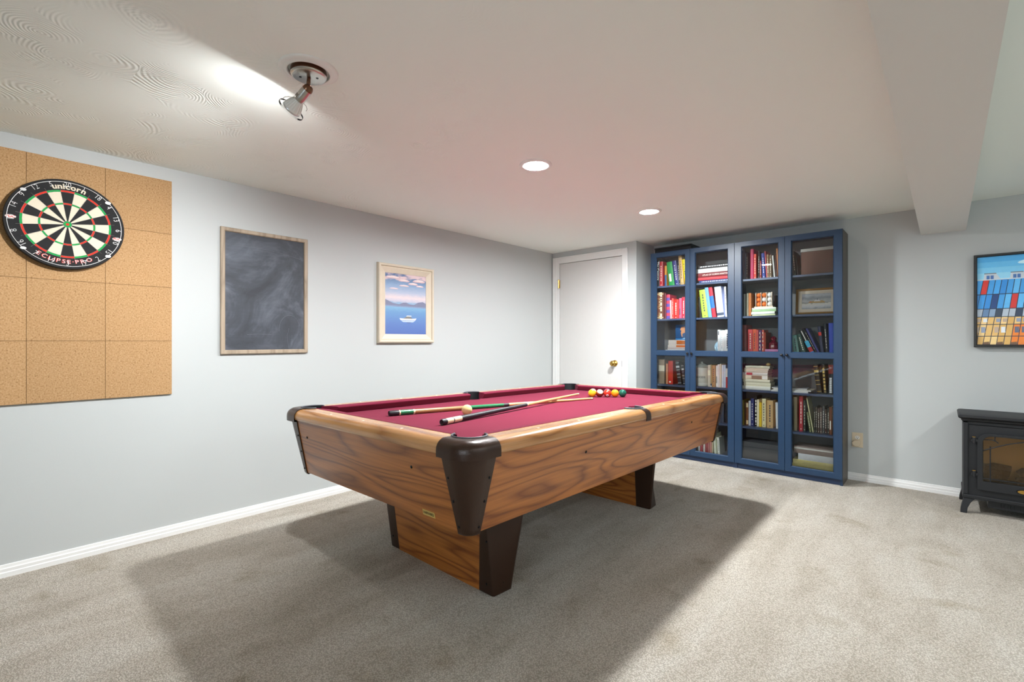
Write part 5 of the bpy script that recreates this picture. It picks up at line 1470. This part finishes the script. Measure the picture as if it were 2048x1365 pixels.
# front plate with arched opening
def archpoly(w, z0, z1, rise, n=14):
    pts = [(-w, z0), (w, z0), (w, z1-rise)]
    rc = min(w*0.5, rise)
    for k in range(1, n): 
        t = PI/2*k/n; pts.append((w-rc+rc*math.cos(t), z1-rise+rise*math.sin(t)))
    for k in range(n+1): 
        t = PI/2+PI/2*k/n; pts.append((-w+rc+rc*math.cos(t), z1-rise+rise*math.sin(t)))
    return pts
def ring_plate(mb, outer, inner, y0, y1):
    n = len(outer)
    vs = [(u, y0, v) for u, v in outer]+[(u, y0, v) for u, v in inner]+[(u, y1, v) for u, v in outer]+[(u, y1, v) for u, v in inner]
    fs = []
    for i in range(n):
        j = (i+1) % n
        fs += [(i, j, n+j, n+i), (2*n+i, 3*n+i, 3*n+j, 2*n+j), (i, 2*n+i, 2*n+j, j), (n+i, n+j, 3*n+j, 3*n+i)]
    return mb.add(vs, fs)
DW = 0.273
o_ = archpoly(DW, 0.168, 0.540, 0.06); i_ = archpoly(DW-0.026, 0.226, 0.522, 0.045)
fo = [(-0.318 if u < 0 else 0.318, 0.126 if v < 0.2 else 0.588) for u, v in o_]
fo = []
for u, v in archpoly(0.25, 0.20, 0.50, 0.03): fo.append((0.316 if u > 0 else -0.316, 0.588 if v > 0.35 else 0.124))
ring_plate(MB(), [(max(-0.316, min(0.316, u*9)), 0.588 if v > 0.35 else 0.124) for u, v in i_], archpoly(DW-0.03, 0.222, 0.526, 0.045), FY+0.014, FY+0.020).build('front_plate', M['iron'], sv)
sd = ring_plate(MB(), o_, i_, FY-0.008, FY+0.013).build('stove_door', M['iron'], sv, bevel=0.002)
M['amber'] = glassmat('smoked_amber_glass', (0.84, 0.76, 0.62), 1.5)
gp = MB().prism(archpoly(DW-0.026, 0.226, 0.522, 0.045), lambda u, v, d: (u, FY+0.004+d, v), 0, 0.003).build('door_pane', M['amber'], sd)
tr = MB()
tr.tube([(-0.246+0.492*k/24, FY+0.000, 0.425+0.085*math.sin(PI*k/24)) for k in range(25)], 0.0035, 6)
for x in (-0.212, 0.212): tr.tube([(x, FY, 0.226), (x, FY, 0.458)], 0.0035, 6)
tr.tube([(-0.246, FY, 0.245), (0.246, FY, 0.245)], 0.003, 6)
tr.tube([(-0.246, FY, 0.497), (-0.205, FY, 0.500), (-0.178, FY, 0.488)], 0.003, 6).tube([(0.246, FY, 0.497), (0.205, FY, 0.500), (0.178, FY, 0.488)], 0.003, 6)
tr.tube([(-0.190, FY, 0.522), (-0.192, FY, 0.500), (-0.175, FY, 0.482)], 0.003, 6)
tr.build('tracery', M['iron'], sd)
for z in (0.488, 0.268):
    hg = MB().box(-0.302, -0.270, FY-0.010, FY+0.014, z-0.008, z+0.008)
    hg.lathe([(0.008, -0.020), (0.009, -0.016), (0.009, 0.016), (0.008, 0.020)], 12, (-0.287, FY-0.006, z), cap0=True, cap1=True)
    hg.build('hinge', M['iron'], sd)
    MB().box(-0.296, -0.280, FY-0.0135, FY-0.005, z+0.0205, z+0.024).build('hinge_pin', M['brass'], sd)
mb = MB(); mb.prism([(-0.065+0.032*math.cos(a), 0.193+0.015*math.sin(a)) for a in [2*PI*k/28 for k in range(28)]], lambda u, v, d: (u, FY-0.008-d, v), 0, 0.004)
mb.build('badge_rim', M['screw'], sd)
mb = MB(); mb.prism([(-0.065+0.027*math.cos(a), 0.193+0.011*math.sin(a)) for a in [2*PI*k/28 for k in range(28)]], lambda u, v, d: (u, FY-0.012-d, v), 0, 0.002)
mb.build('badge', M['brass'], sd)
# top slab with moulded edge
tpz = MB()
pf = [(0.000, 0.605), (-0.006, 0.608), (-0.012, 0.616), (-0.012, 0.622), (-0.020, 0.626), (-0.027, 0.634), (-0.027, 0.641), (-0.020, 0.648), (-0.008, 0.650)]
base = [(-SX, FY+0.010), (SX, FY+0.010), (SX, BY), (-SX, BY)]
vs = []
for u, z in pf: vs += [(-SX+u, FY+0.010+u, z), (SX-u, FY+0.010+u, z), (SX-u, BY-0.0, z), (-SX+u, BY-0.0, z)]
tpz.add(vs, [(4*i+j, 4*i+(j+1) % 4, 4*i+4+(j+1) % 4, 4*i+4+j) for i in range(len(pf)-1) for j in range(4)] + [(0, 1, 2, 3)[::-1], tuple(range(4*(len(pf)-1), 4*len(pf)))])
tpz.build('top_slab', M['iron'], sv, bevel=0.0015, auto=50)
# curved feet
for sx in (-1, 1):
    for sy, yy in ((-1, FY+0.012), (1, BY-0.045)):
        pts = [(0.0, 0.118), (0.060, 0.112), (0.050, 0.098), (0.030, 0.070), (0.016, 0.035), (0.012, 0.0), (-0.020, 0.0), (-0.018, 0.030), (-0.010, 0.070)]
        mb = MB().prism([((-SX+0.004+u)*(-sx), v) for u, v in pts], lambda u, v, d: (u, yy+d-0.014*(1-v/0.118)*(-sy if sy > 0 else 1), v), 0, 0.034)
        mb.build('foot', M['iron'], sv, bevel=0.003)
# heater outlet below, fire chamber and logs behind the glass
hb = MB().box(-0.22, 0.22, FY+0.05, BY-0.04, 0.048, 0.100).build('heater_box', M['rubber'], sv)
for k in range(22): MB().box(-0.16+0.0145*k, -0.153+0.0145*k, FY+0.044, FY+0.050, 0.060, 0.090).build('grille_bar', M['iron'], hb)
M['ember_back'] = pmat('tan_fire_screen', '#e0c090', 0.6, var=0.12, scale=6)
MB().box(-0.29, 0.29, FY+0.19, FY+0.20, 0.126, 0.580).build('fire_screen', M['ember_back'], sv)
MB().box(-0.315, 0.315, FY+0.022, BY-0.022, 0.126, 0.215).build('ember_bed', pmat('charred_ember_bed', '#6a583e', 0.9, var=0.6, scale=45, bmp=0.8, bscale=60, bdist=0.01), sv, bevel=0.01)
M['bark'] = pmat('charred_bark', '#7a664c', 0.9, var=0.5, scale=50, bmp=1.0, bscale=70, bdist=0.008)
M['logend'] = pmat('sawn_log_end', '#b58a50', 0.8, var=0.2, scale=60)
def flog(p, q, r):
    lg = MB().tube([tuple(Vector(p).lerp(Vector(q), k/6)+Vector((0, 0, 0.006*math.sin(k*1.7)))) for k in range(7)], [r*(1+0.08*math.sin(k*2.1)) for k in range(7)], 12).build('log', M['bark'], sv, smooth=False)
flog((-0.30, FY+0.11, 0.270), (-0.125, FY+0.12, 0.272), 0.058)
flog((-0.06, FY+0.12, 0.262), (0.06, FY+0.10, 0.335), 0.045)
flog((0.02, FY+0.10, 0.250), (0.26, FY+0.12, 0.275), 0.052)
flog((-0.09, FY+0.075, 0.235), (0.10, FY+0.065, 0.245), 0.028)
